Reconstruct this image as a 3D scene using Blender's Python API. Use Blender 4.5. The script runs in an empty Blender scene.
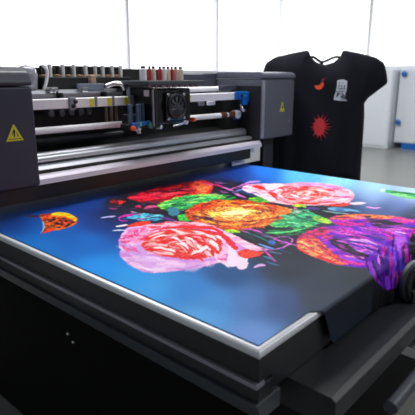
import bpy, bmesh, math
import numpy as np
from mathutils import Vector, Matrix

# ------------------------------------------------------------------ camera, world, light, exposure
sc = bpy.context.scene
COL = sc.collection
YAW = math.radians(41.9)
PITCH = math.atan2(130, 487)
FW = Vector((math.cos(YAW), math.sin(YAW), 0))
RT = Vector((math.sin(YAW), -math.cos(YAW), 0))
cam_d = bpy.data.cameras.new('camera')
cam_d.sensor_width = 36
cam_d.lens = 487 / 415 * 36
cam_d.dof.use_dof = True
cam_d.dof.focus_distance = 1.62
cam_d.dof.aperture_fstop = 5.0
cam = bpy.data.objects.new('camera', cam_d)
COL.objects.link(cam)
cam.location = (0, 0, 1.4)
cam.rotation_euler = (math.pi / 2 - PITCH, 0, YAW - math.pi / 2)
sc.camera = cam

world = bpy.data.worlds.new('daylight')
sc.world = world
world.use_nodes = True
wn = world.node_tree.nodes
wn['Background'].inputs[0].default_value = (0.93, 0.965, 1.0, 1)
wn['Background'].inputs[1].default_value = 2.2


def area(name, loc, size, power, rot=(0, 0, 0), col=(1, 1, 1)):
    d = bpy.data.lights.new(name, 'AREA')
    d.shape = 'RECTANGLE'
    d.size, d.size_y = size
    d.energy = power
    d.color = col
    o = bpy.data.objects.new(name, d)
    COL.objects.link(o)
    o.location = loc
    o.rotation_euler = rot
    return o


area('unseen_softbox', (1.8, 2.1, 3.15), (1.8, 1.0), 66, (0, 0, 0))  # unseen softbox added overhead for highlights
area('unseen_softbox', (2.7, -1.3, 3.1), (1.8, 1.0), 58, (0, 0, 0))  # unseen fill, added to brighten the gantry's front faces
area('unseen_softbox', (6.5, 3.6, 3.15), (3.0, 1.2), 110, (0, 0, 0))  # unseen softbox added over the far half of the room

sc.view_settings.view_transform = 'Standard'
sc.view_settings.look = 'None'
sc.view_settings.gamma = 1
sc.view_settings.exposure = 0.0
sc.view_settings.use_curve_mapping = False


# ------------------------------------------------------------------ helpers
def lin(c):
    return tuple(((v / 255) / 12.92 if v / 255 <= 0.04045 else ((v / 255 + 0.055) / 1.055) ** 2.4) for v in c)


def mat(name, rgb, rough=0.5, metal=0.0, var=0.06, scale=40, bump=0.0, coat=0.0, stretch=(1, 1, 1), spec=0.5):
    m = bpy.data.materials.new(name)
    m.use_nodes = True
    nt = m.node_tree
    p = nt.nodes['Principled BSDF']
    tc = nt.nodes.new('ShaderNodeTexCoord')
    mp = nt.nodes.new('ShaderNodeMapping')
    mp.inputs['Scale'].default_value = stretch
    n = nt.nodes.new('ShaderNodeTexNoise')
    n.inputs['Scale'].default_value = scale
    n.inputs['Detail'].default_value = 3
    nt.links.new(tc.outputs['Object'], mp.inputs[0])
    nt.links.new(mp.outputs[0], n.inputs['Vector'])
    r = nt.nodes.new('ShaderNodeValToRGB')
    c = lin(rgb)
    r.color_ramp.elements[0].color = tuple(max(0, v * (1 - var)) for v in c) + (1,)
    r.color_ramp.elements[1].color = tuple(min(1, v * (1 + var)) for v in c) + (1,)
    r.color_ramp.elements[0].position = 0.3
    r.color_ramp.elements[1].position = 0.7
    nt.links.new(n.outputs[0], r.inputs[0])
    nt.links.new(r.outputs[0], p.inputs['Base Color'])
    p.inputs['Roughness'].default_value = rough
    p.inputs['Metallic'].default_value = metal
    p.inputs['Coat Weight'].default_value = coat
    p.inputs['Specular IOR Level'].default_value = spec
    if bump:
        b = nt.nodes.new('ShaderNodeBump')
        b.inputs['Strength'].default_value = bump
        b.inputs['Distance'].default_value = 0.002
        nt.links.new(n.outputs[0], b.inputs['Height'])
        nt.links.new(b.outputs[0], p.inputs['Normal'])
    return m


def tag(o, label, cat, group=None, kind=None):
    if label: o['label'] = label
    if cat: o['category'] = cat
    if group: o['group'] = group
    if kind: o['kind'] = kind
    return o


def thing(name, loc, label, cat, group=None):
    o = bpy.data.objects.new(name, None)
    o.empty_display_size = 0.05
    COL.objects.link(o)
    o.location = loc
    return tag(o, label, cat, group)


def wloc(o):
    v = Vector((0, 0, 0))
    while o:
        v += o.location
        o = o.parent
    return v


def obj(name, bm, m, parent=None, origin=None, smooth=None, bevel=0, label=None, seg=2):
    """geometry is given in place; the object's origin goes to its parent's (or to origin)"""
    base = wloc(parent) if parent else Vector(origin or (0, 0, 0))
    bmesh.ops.translate(bm, verts=bm.verts, vec=-base)
    bmesh.ops.recalc_face_normals(bm, faces=bm.faces)
    me = bpy.data.meshes.new(name)
    bm.to_mesh(me)
    bm.free()
    me.materials.append(m)
    o = bpy.data.objects.new(name, me)
    COL.objects.link(o)
    if parent:
        o.parent = parent
    else:
        o.location = base
    if smooth is not None:
        me.shade_smooth() if hasattr(me, 'shade_smooth') else None
        for p in me.polygons: p.use_smooth = True
        if smooth:
            try:
                me.set_sharp_from_angle(angle=math.radians(smooth))
            except Exception:
                pass
    if bevel:
        b = o.modifiers.new('bevel', 'BEVEL')
        b.width = bevel
        b.segments = seg
        b.limit_method = 'ANGLE'
    if label: o['label'] = label
    return o


def B():
    return bmesh.new()


def box(bm, x0, x1, y0, y1, z0, z1):
    v = [bm.verts.new((x, y, z)) for x in (x0, x1) for y in (y0, y1) for z in (z0, z1)]
    for f in ((0, 1, 3, 2), (4, 6, 7, 5), (0, 4, 5, 1), (2, 3, 7, 6), (0, 2, 6, 4), (1, 5, 7, 3)):
        bm.faces.new([v[i] for i in f])
    return bm


def prism(bm, prof, x0, x1, axis='x'):
    """closed (a,b) profile extruded along an axis: x -> (y,z), y -> (x,z), z -> (x,y)"""
    def P(t, a, b):
        return {'x': (t, a, b), 'y': (a, t, b), 'z': (a, b, t)}[axis]
    lo = [bm.verts.new(P(x0, a, b)) for a, b in prof]
    hi = [bm.verts.new(P(x1, a, b)) for a, b in prof]
    n = len(prof)
    bm.faces.new(lo)
    bm.faces.new(hi[::-1])
    for i in range(n):
        bm.faces.new((lo[i], hi[i], hi[(i + 1) % n], lo[(i + 1) % n]))
    return bm


def frame(d):
    d = Vector(d).normalized()
    a = Vector((0, 0, 1)) if abs(d.z) < 0.9 else Vector((1, 0, 0))
    u = d.cross(a).normalized()
    return u, d.cross(u).normalized()


def lathe(bm, p0, d, prof, n=24):
    """profile of (distance along d, radius)"""
    p0 = Vector(p0); d = Vector(d).normalized(); u, w = frame(d)
    rings = []
    for t, r in prof:
        if r < 1e-6:
            rings.append([bm.verts.new(p0 + d * t)])
        else:
            rings.append([bm.verts.new(p0 + d * t + (u * math.cos(2 * math.pi * k / n) + w * math.sin(2 * math.pi * k / n)) * r) for k in range(n)])
    for a, b in zip(rings, rings[1:]):
        for k in range(n):
            k2 = (k + 1) % n
            if len(a) == 1 and len(b) == 1: continue
            if len(a) == 1: bm.faces.new((a[0], b[k], b[k2]))
            elif len(b) == 1: bm.faces.new((a[k], b[0], a[k2]))
            else: bm.faces.new((a[k], b[k], b[k2], a[k2]))
    return bm


def cyl(bm, p0, p1, r, r1=None, n=20, ch=0.0):
    p0 = Vector(p0); p1 = Vector(p1); L = (p1 - p0).length
    r1 = r if r1 is None else r1
    ch = ch or min(r, L) * 0.12
    return lathe(bm, p0, p1 - p0, [(0, 0), (0, r - ch), (ch, r), (L - ch, r1), (L, r1 - ch), (L, 0)], n)


def tube(bm, pts, r, n=10):
    pts = [Vector(p) for p in pts]
    # Catmull-Rom smoothing
    q = []
    P = [pts[0]] + pts + [pts[-1]]
    for i in range(1, len(P) - 2):
        for k in range(6):
            t = k / 6
            a, b, c, d = P[i - 1:i + 3]
            q.append(0.5 * ((2 * b) + (c - a) * t + (2 * a - 5 * b + 4 * c - d) * t * t + (3 * b - a - 3 * c + d) * t ** 3))
    q.append(pts[-1])
    rings = []
    for i, p in enumerate(q):
        d = (q[min(i + 1, len(q) - 1)] - q[max(i - 1, 0)])
        if i == 0: u, w = frame(d)
        else:
            d.normalize()
            u = (u - d * u.dot(d)).normalized(); w = d.cross(u)
        rings.append([bm.verts.new(p + (u * math.cos(2 * math.pi * k / n) + w * math.sin(2 * math.pi * k / n)) * r) for k in range(n)])
    for a, b in zip(rings, rings[1:]):
        for k in range(n):
            bm.faces.new((a[k], b[k], b[(k + 1) % n], a[(k + 1) % n]))
    bm.faces.new(rings[0]); bm.faces.new(rings[-1][::-1])
    return bm


def struct(name, bm, m, bevel=0):
    o = obj(name, bm, m, bevel=bevel)
    o['kind'] = 'structure'
    return o


# ------------------------------------------------------------------ materials
M = {}
M['floor'] = mat('grey_epoxy_floor', (128, 128, 125), 0.3, var=0.05, scale=1.2)
M['wall'] = mat('white_wall_paint', (232, 235, 238), 0.6, var=0.02, scale=3)
M['wallgrey'] = mat('grey_wall_paint', (176, 180, 186), 0.7, var=0.03, scale=3)
M['frame'] = mat('white_added_window_frame', (240, 240, 240), 0.4)
M['cabinet'] = mat('white_cabinet', (228, 232, 238), 0.4, var=0.02)
M['blue'] = mat('blue_plastic', (20, 105, 190), 0.35)
M['body'] = mat('charcoal_powder_coat', (52, 55, 68), 0.42, var=0.05, scale=400, bump=0.05)
M['body_lit'] = mat('charcoal_powder_coat_lit', (92, 94, 108), 0.4, var=0.04, scale=300)  # body paint lightened for the parts that catch more light
M['black'] = mat('black_plastic', (16, 17, 20), 0.45, var=0.1)
M['gloss'] = mat('gloss_black', (9, 9, 11), 0.18, coat=0.3)
M['dark'] = mat('dark_inner_panel', (14, 15, 18), 0.6)
M['bed'] = mat('dark_anodised_bed', (34, 38, 43), 0.45, var=0.06, scale=120)
M['bed2'] = mat('grey_anodised_rail', (66, 72, 78), 0.42, var=0.05, scale=120)
M['alu'] = mat('brushed_aluminium', (196, 198, 206), 0.32, 0.85, var=0.06, scale=60, stretch=(1, 14, 14))
M['lilac'] = mat('satin_aluminium_strip', (212, 206, 218), 0.45, 0.25, var=0.03, scale=60, stretch=(1, 14, 14))
M['rail'] = mat('white_enamel_rail', (246, 246, 250), 0.35, var=0.02)
M['greyrail'] = mat('grey_metal_rail', (158, 160, 168), 0.35, 0.4, var=0.05, stretch=(1, 14, 14))
M['blade'] = mat('dark_fan_blades', (30, 34, 40), 0.3)
M['steel'] = mat('polished_steel', (205, 205, 208), 0.2, 0.95, var=0.03)
M['white'] = mat('white_plastic', (246, 246, 246), 0.4, var=0.02)
M['cream'] = mat('cream_plastic', (226, 212, 196), 0.4, var=0.03)
M['gold'] = mat('brass_collar', (186, 150, 112), 0.35, 0.3)
M['red'] = mat('red_ink_tube', (178, 44, 52), 0.3)
M['pink'] = mat('pink_ink_tube', (214, 168, 166), 0.35)
M['orange'] = mat('orange_plastic', (235, 92, 44), 0.4)
M['teal'] = mat('teal_plastic', (92, 160, 156), 0.4)
M['tubeblue'] = mat('blue_grey_hose', (74, 98, 128), 0.3)
M['yellow'] = mat('yellow_sticker', (226, 220, 50), 0.45, var=0.02)
M['mark'] = mat('black_ink_mark', (24, 24, 20), 0.5)
M['brown'] = mat('brown_copper', (112, 74, 56), 0.4, 0.4)
M['beige'] = mat('beige_block', (170, 146, 122), 0.5)
M['greyplas'] = mat('grey_translucent_plastic', (140, 142, 152), 0.25, coat=0.4)
M['shirt'] = mat('black_cotton', (22, 24, 33), 0.85, var=0.12, scale=300, bump=0.15, spec=0.2)
M['redprint'] = mat('red_shirt_print', (214, 50, 60), 0.7, var=0.12, scale=150)
M['orangeprint'] = mat('orange_shirt_print', (248, 84, 48), 0.7, var=0.1, scale=150)
M['purpleprint'] = mat('plum_shirt_print', (110, 26, 60), 0.7)
M['whiteprint'] = mat('white_shirt_print', (206, 212, 224), 0.7, var=0.06, scale=200)
M['lens'] = mat('dark_lens_grille', (48, 54, 62), 0.25, coat=0.6, scale=300, var=0.4)
M['edgegrey'] = mat('light_grey_bumper', (120, 126, 130), 0.35, var=0.04)

# ------------------------------------------------------------------ room
struct('floor', box(B(), -1.5, 10.8, -4.5, 7.3, -0.1, 0), M['floor'])
bm = box(B(), 10.5, 10.7, -4.4, 7.1, 0, 1.6)
box(bm, 10.5, 10.7, -4.4, 7.1, 3.2, 3.5)
struct('wall_right', bm, M['wall'])
bm = box(B(), -1.4, 10.7, 7.1, 7.3, 0, 1.5)
box(bm, -1.4, 10.7, 7.1, 7.3, 3.2, 3.5)
struct('wall_left', bm, M['wall'])

struct('wall_back', box(B(), -1.7, -1.5, -4.6, 7.3, 0, 3.5), M['wallgrey'])
struct('wall_front', box(B(), -1.7, 10.7, -4.6, -4.4, 0, 3.5), M['wallgrey'])
struct('ceiling', box(B(), -1.7, 10.7, -4.6, 7.3, 3.5, 3.6), M['wallgrey'])

glass = bpy.data.materials.new('added_window_glass')
glass.use_nodes = True
nt = glass.node_tree
nt.nodes.clear()
out = nt.nodes.new('ShaderNodeOutputMaterial')
mix = nt.nodes.new('ShaderNodeMixShader')
tr = nt.nodes.new('ShaderNodeBsdfTransparent')
gl = nt.nodes.new('ShaderNodeBsdfGlossy')
gl.inputs['Roughness'].default_value = 0.02
mix.inputs[0].default_value = 0.05
nt.links.new(tr.outputs[0], mix.inputs[1])
nt.links.new(gl.outputs[0], mix.inputs[2])
nt.links.new(mix.outputs[0], out.inputs[0])

ys = [-4.4 + i * 2.3 for i in range(6)]  # invented window bands, let bright daylight in above the sills
bm = box(B(), 10.52, 10.68, -4.4, 7.1, 1.6, 1.64)
for y in ys: box(bm, 10.54, 10.66, y - 0.03, y + 0.03, 1.6, 3.2)
w1 = struct('added_window_1', bm, M['frame'])
obj('pane', box(B(), 10.59, 10.6, -4.4, 7.1, 1.62, 3.2), glass, w1)
xs = [-1.4 + i * 2.42 for i in range(6)]
bm = box(B(), -1.4, 10.7, 7.12, 7.28, 1.5, 1.54)
for x in xs: box(bm, x - 0.03, x + 0.03, 7.14, 7.26, 1.5, 3.2)
w2 = struct('added_window_2', bm, M['frame'])
obj('pane', box(B(), -1.4, 10.7, 7.19, 7.2, 1.52, 3.2), glass, w2)

# cabinets by the far wall
c1 = thing('storage_cabinet', (10.0, 5.2, 0), 'wide white cabinet standing on the floor behind the hanging black t-shirt', 'cabinet')
obj('body', box(B(), 9.77, 10.45, 3.87, 6.85, 0, 1.56), M['cabinet'], c1, bevel=0.01)
for k in range(2):
    obj('door', box(B(), 9.75, 9.77, 3.89 + k * 1.48, 5.35 + k * 1.48, 0.06, 1.54), M['cabinet'], c1, bevel=0.004)
c2 = thing('storage_cabinet', (10.3, 2.5, 0), 'white cabinet with blue round knobs and a blue plinth at the right edge', 'cabinet')
obj('body', box(B(), 10.02, 10.46, 0.6, 3.85, 0.11, 1.57), M['cabinet'], c2, bevel=0.01)
obj('plinth', box(B(), 10.0, 10.44, 0.62, 3.68, 0.0, 0.11), M['blue'], c2, label='blue plinth')
d2 = obj('door', box(B(), 10.0, 10.02, 2.2, 3.84, 0.13, 1.55), M['cabinet'], c2, bevel=0.004)
obj('door', box(B(), 10.0, 10.02, 0.62, 2.18, 0.13, 1.55), M['cabinet'], c2, bevel=0.004)
for y, z in ((3.77, 0.53), (3.74, 1.47)):
    obj('knob', lathe(B(), (10.0, y, z), (-1, 0, 0), [(0, 0.02), (0.03, 0.025), (0.035, 0.05), (0.06, 0.055), (0.075, 0.035), (0.078, 0)]), M['blue'], d2, smooth=40, label='blue round knob')

# ------------------------------------------------------------------ printing table (bed)
T = thing('printing_table', (1.45, 1.2, 0), 'low black flatbed table with bright aluminium rim carrying the printed fabric', 'table')
XL, XR, YF, YB = 0.66, 2.29, 0.460, 2.30
# black base cabinet, panels set back
obj('base', box(B(), 0.80, 2.20, 0.60, 2.28, 0.0, 0.745), mat('matt_black_base', (7, 7, 8), 0.75, spec=0.15), T, bevel=0.01)
# slab with a stepped profile
obj('bed_panel', box(B(), XL + 0.012, XR - 0.012, YF + 0.012, YB, 0.83, 0.895), M['bed'], T, bevel=0.002)
bm = box(B(), XL + 0.004, XL + 0.03, YF + 0.01, YB, 0.822, 0.832)
obj('trim_strip', bm, M['greyrail'], T, label='thin grey metal strip')
obj('side_panel', box(B(), XL + 0.014, XL + 0.06, YF + 0.012, YB, 0.785, 0.822), M['bed'], T, bevel=0.002)
obj('side_beam', prism(B(), [(XL + 0.005, 0.785), (XL + 0.09, 0.785), (XL + 0.09, 0.742), (XL + 0.022, 0.742)], YF + 0.01, YB, 'y'), M['bed2'], T, bevel=0.003)
obj('front_panel', box(B(), XL + 0.06, XR - 0.012, YF + 0.014, YF + 0.06, 0.792, 0.83), M['bed'], T, bevel=0.002)
obj('under_frame', box(B(), XL + 0.1, XR - 0.02, YF + 0.06, YB, 0.745, 0.83), M['black'], T)


def rimprof(s):  # (outward offset, z)
    return [(0.03, 0.9015), (0.022, 0.903), (0.014, 0.902), (0.010, 0.898), (0.009, 0.892), (0.011, 0.886), (0.03, 0.884)]


bm = B()
rings = []
for (cx, cy, dx, dy) in ((XL, YB, 1, 0), (XL, YF, 1, 1), (XR, YF, -1, 1), (XR, YB, -1, 0)):
    rings.append([bm.verts.new((cx + dx * a, cy + dy * a, z)) for a, z in rimprof(0)])
for a, b in zip(rings, rings[1:]):
    n = len(a)
    for k in range(n):
        bm.faces.new((a[k], b[k], b[(k + 1) % n], a[(k + 1) % n]))
bm.faces.new(rings[0]); bm.faces.new(rings[-1])
obj('rim', bm, mat('polished_rim', (232, 235, 240), 0.35, 0.15, var=0.04, scale=20), T, smooth=40, label='bright aluminium rim')

# ledge along the front, with a bar and a hand wheel
obj('front_ledge', prism(B(), [(0.362, 0.782), (0.374, 0.791), (YF + 0.053, 0.791), (YF + 0.053, 0.72), (0.38, 0.72), (0.362, 0.735)], 0.78, 2.2), M['bed'], T, bevel=0.002)
g = obj('guide_bar', cyl(B(), (0.95, 0.315, 0.70), (2.15, 0.315, 0.70), 0.016), M['bed2'], T, smooth=40)
for x in (1.2, 1.36, 1.6, 2.0):
    obj('clip', box(B(), x, x + 0.03, 0.296, 0.40, 0.688, 0.722), M['steel'] if x < 1.5 else M['black'], g, bevel=0.004)
wheel = obj('hand_wheel', lathe(B(), (1.352, 0.425, 0.838), (-0.35, -1, 0.1), [(0, 0), (0, 0.05), (0.008, 0.060), (0.022, 0.062), (0.03, 0.056), (0.03, 0.044), (0.02, 0.040), (0.02, 0.02), (0.036, 0.016), (0.04, 0)], 40), M['black'], T, smooth=40)
obj('bumper', lathe(B(), (1.352, 0.425, 0.838), (-0.35, -1, 0.1), [(0.004, 0.058), (0.006, 0.0655), (0.018, 0.0665), (0.024, 0.062), (0.004, 0.058)], 40), M['bed2'], wheel, smooth=40, label='grey rounded rim')
obj('wheel_bracket', box(B(), 1.30, 1.37, 0.40, 0.44, 0.791, 0.83), M['black'], T, bevel=0.006)
for y, z in ((1.36, 0.55), (1.33, 0.53)):
    obj('screw', lathe(B(), (0.80, y, z), (-1, 0, 0), [(0, 0.007), (0.004, 0.006), (0.006, 0.003), (0.006, 0)], 12), M['steel'], T, smooth=40)

def polydist(px, pz, poly):
    d = np.full(px.shape, 1e9); bx = np.zeros_like(px); bz = np.zeros_like(px)
    ins = np.zeros(px.shape, bool)
    n = len(poly)
    for i in range(n):
        x0, z0 = poly[i]; x1, z1 = poly[(i + 1) % n]
        ex, ez = x1 - x0, z1 - z0
        t = np.clip(((px - x0) * ex + (pz - z0) * ez) / (ex * ex + ez * ez + 1e-12), 0, 1)
        qx, qz = x0 + t * ex, z0 + t * ez
        dd = np.hypot(px - qx, pz - qz)
        m = dd < d
        d = np.where(m, dd, d); bx = np.where(m, qx, bx); bz = np.where(m, qz, bz)
        c = (z0 > pz) != (z1 > pz)
        if z1 != z0:
            ins ^= c & (px < ex * (pz - z0) / (z1 - z0) + x0)
    return d, ins, bx, bz


# ------------------------------------------------------------------ printed fabric
rs = np.random.RandomState(7)
NT = rs.rand(64, 64)


def vn(u, v):
    iu = np.floor(u).astype(int); iv = np.floor(v).astype(int)
    fu = u - iu; fv = v - iv
    fu = fu * fu * (3 - 2 * fu); fv = fv * fv * (3 - 2 * fv)
    g = lambda a, b: NT[a % 64, b % 64]
    return (g(iu, iv) * (1 - fu) * (1 - fv) + g(iu + 1, iv) * fu * (1 - fv) + g(iu, iv + 1) * (1 - fu) * fv + g(iu + 1, iv + 1) * fu * fv)


def fbm(u, v, o=3):
    s = 0; a = .5; t = 0
    for k in range(o):
        s = s + a * vn(u * 2 ** k + 17 * k, v * 2 ** k + 5 * k); t += a; a *= .5
    return s / t


class Art:
    """paints the artwork; u, v are camera image pixels of each cloth vertex"""
    def __init__(s, u, v):
        s.u, s.v = u, v
        s.c = np.zeros((len(u), 3))
        # wobble so no edge is ruler straight
        s.wu = (fbm(u * .22, v * .5) - .5) * 5 + (fbm(u * .55 + 31, v * 1.1 + 3) - .5) * 3.2
        s.wv = (fbm(u * .22 + 9, v * .5 + 9) - .5) * 2.4 + (fbm(u * .5 + 13, v * 1.1 + 23) - .5) * 2.0

    def base(s, anchors):
        w = 0; c = 0
        for x, y, r, g, b in anchors:
            k = 1 / (((s.u - x) / 1.6) ** 2 + (s.v - y) ** 2 + 90) ** 2
            w = w + k; c = c + k[:, None] * np.array([r, g, b], float)
        s.c = c / w[:, None]

    def put(s, m, col, idx=None):
        col = np.array(col, float)
        if idx is None: s.c = s.c * (1 - m[:, None]) + col * m[:, None]
        else: s.c[idx] = s.c[idx] * (1 - m[:, None]) + col * m[:, None]

    def sel(s, x0, x1, y0, y1, p=6):
        return np.nonzero((s.u > x0 - p) & (s.u < x1 + p) & (s.v > y0 - p) & (s.v < y1 + p))[0]

    def poly(s, pts, col, soft=.8, wob=.5, a=1.0, tex=None):
        P_ = np.array(pts, float)
        # round the polygon (Chaikin)
        for _ in range(2):
            Q = np.roll(P_, -1, 0)
            P_ = np.stack([P_ * .75 + Q * .25, P_ * .25 + Q * .75], 1).reshape(-1, 2)
        i = s.sel(P_[:, 0].min(), P_[:, 0].max(), P_[:, 1].min(), P_[:, 1].max())
        if not len(i): return
        u = s.u[i] + s.wu[i] * wob; v = s.v[i] + s.wv[i] * wob
        d, ins, _, _ = polydist(u, v, P_)
        sd = np.where(ins, d, -d)
        m = np.clip(sd / soft + .5, 0, 1) * a
        if tex is not None:
            c2, su, sv, th, amt = tex
            n = fbm(u * su + 3, v * sv + 7)
            k = np.clip((n - th) * 7 + .5, 0, 1)[:, None] * amt
            cc = np.array(col, float) * (1 - k) + np.array(c2, float) * k
            s.c[i] = s.c[i] * (1 - m[:, None]) + cc * m[:, None]
        else:
            s.put(m, col, i)

    def ell(s, cx, cy, rx, ry, col, ang=0, soft=.15, a=1.0, wob=.5, tex=None):
        n = 20; t = math.radians(ang)
        pts = []
        for k in range(n):
            x, y = rx * math.cos(k * math.tau / n), ry * math.sin(k * math.tau / n)
            pts.append((cx + x * math.cos(t) - y * math.sin(t), cy + x * math.sin(t) + y * math.cos(t)))
        s.poly(pts, col, max(.7, soft * min(rx, ry) * 2), wob, a, tex)

    def line(s, pts, w, col, a=1.0, taper=True, wob=.3, soft=.7):
        """tapering brush stroke (w = half width, drawn flattened like the cloth)"""
        q = []
        P_ = [np.array(p, float) for p in pts]
        P_ = [P_[0]] + P_ + [P_[-1]]
        for i in range(1, len(P_) - 2):
            for k in range(5):
                t = k / 5; A, b, c, d = P_[i - 1:i + 3]
                q.append(.5 * ((2 * b) + (c - A) * t + (2 * A - 5 * b + 4 * c - d) * t * t + (3 * b - A - 3 * c + d) * t ** 3))
        q.append(P_[-1]); q = np.array(q)
        i = s.sel(q[:, 0].min(), q[:, 0].max(), q[:, 1].min(), q[:, 1].max(), w + 3)
        if not len(i): return
        u = s.u[i] + s.wu[i] * wob; v = s.v[i] + s.wv[i] * wob
        best = np.full(len(i), -9.0)
        n = len(q) - 1
        for k in range(n):
            x0, y0 = q[k]; ex, ey = q[k + 1] - q[k]
            t = np.clip(((u - x0) * ex + (v - y0) * ey) / (ex * ex + ey * ey + 1e-9), 0, 1)
            dd = np.hypot(u - x0 - t * ex, v - y0 - t * ey)
            f = (k + t) / n
            ww = w * (np.sin(np.pi * np.clip(f, .02, .98)) ** .6 if taper else 1)
            best = np.maximum(best, ww - dd)
        s.put(np.clip(best / soft + .5, 0, 1) * a, col, i)


    def swirl(s, cx, cy, rx, ry, n, cols, L, w, ang=90, seed=1, r0=.1, r1=.92, a=.9, a0=0, a1=360, curl=.25):
        """a ring field of short brush strokes around a centre; ang 0 = radial, 90 = tangential"""
        q = np.random.RandomState(seed)
        rr = np.sort(np.sqrt(q.uniform(r0 ** 2, r1 ** 2, n)))[::-1]
        for k in range(n):
            t = math.radians(q.uniform(a0, a1)); r = rr[k]
            d = t + math.radians(ang + q.uniform(-22, 22))
            l = L * q.uniform(.5, 1.2) * (.45 + .6 * r)
            x, y = math.cos(t) * r, math.sin(t) * r
            dx, dy = math.cos(d), math.sin(d)
            b = curl * q.uniform(.3, 1) * l
            pts = [(cx + rx * x - l * dx, cy + ry * (y - l / rx * dy)), (cx + rx * x + b * math.cos(t), cy + ry * y + b * ry / rx * math.sin(t)), (cx + rx * x + l * dx, cy + ry * (y + l / rx * dy))]
            s.line(pts, w * q.uniform(.6, 1.3), cols[q.randint(len(cols))], a * q.uniform(.6, 1), soft=.8)

    def streaks(s, poly_, n, cols, L, w, slope, seed=1, a=.85, fan=0.0):
        q = np.random.RandomState(seed)
        P_ = np.array(poly_, float); x0, y0 = P_.min(0); x1, y1 = P_.max(0)
        X = q.uniform(x0, x1, n * 6); Y = q.uniform(y0, y1, n * 6)
        _, ins, _, _ = polydist(X, Y, P_)
        X, Y = X[ins][:n], Y[ins][:n]
        for x, y in zip(X, Y):
            l = L * q.uniform(.4, 1.3); m = slope + q.uniform(-.12, .12) + fan * (x - x0) / (x1 - x0)
            k = 1 / math.hypot(1, m); dx, dy = l * k, l * m * k
            s.line([(x - dx, y - dy), (x + q.uniform(-1, 1), y + q.uniform(-1, 1)), (x + dx, y + dy)], w * q.uniform(.5, 1.4), cols[q.randint(len(cols))], a * q.uniform(.6, 1), soft=.8)


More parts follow.
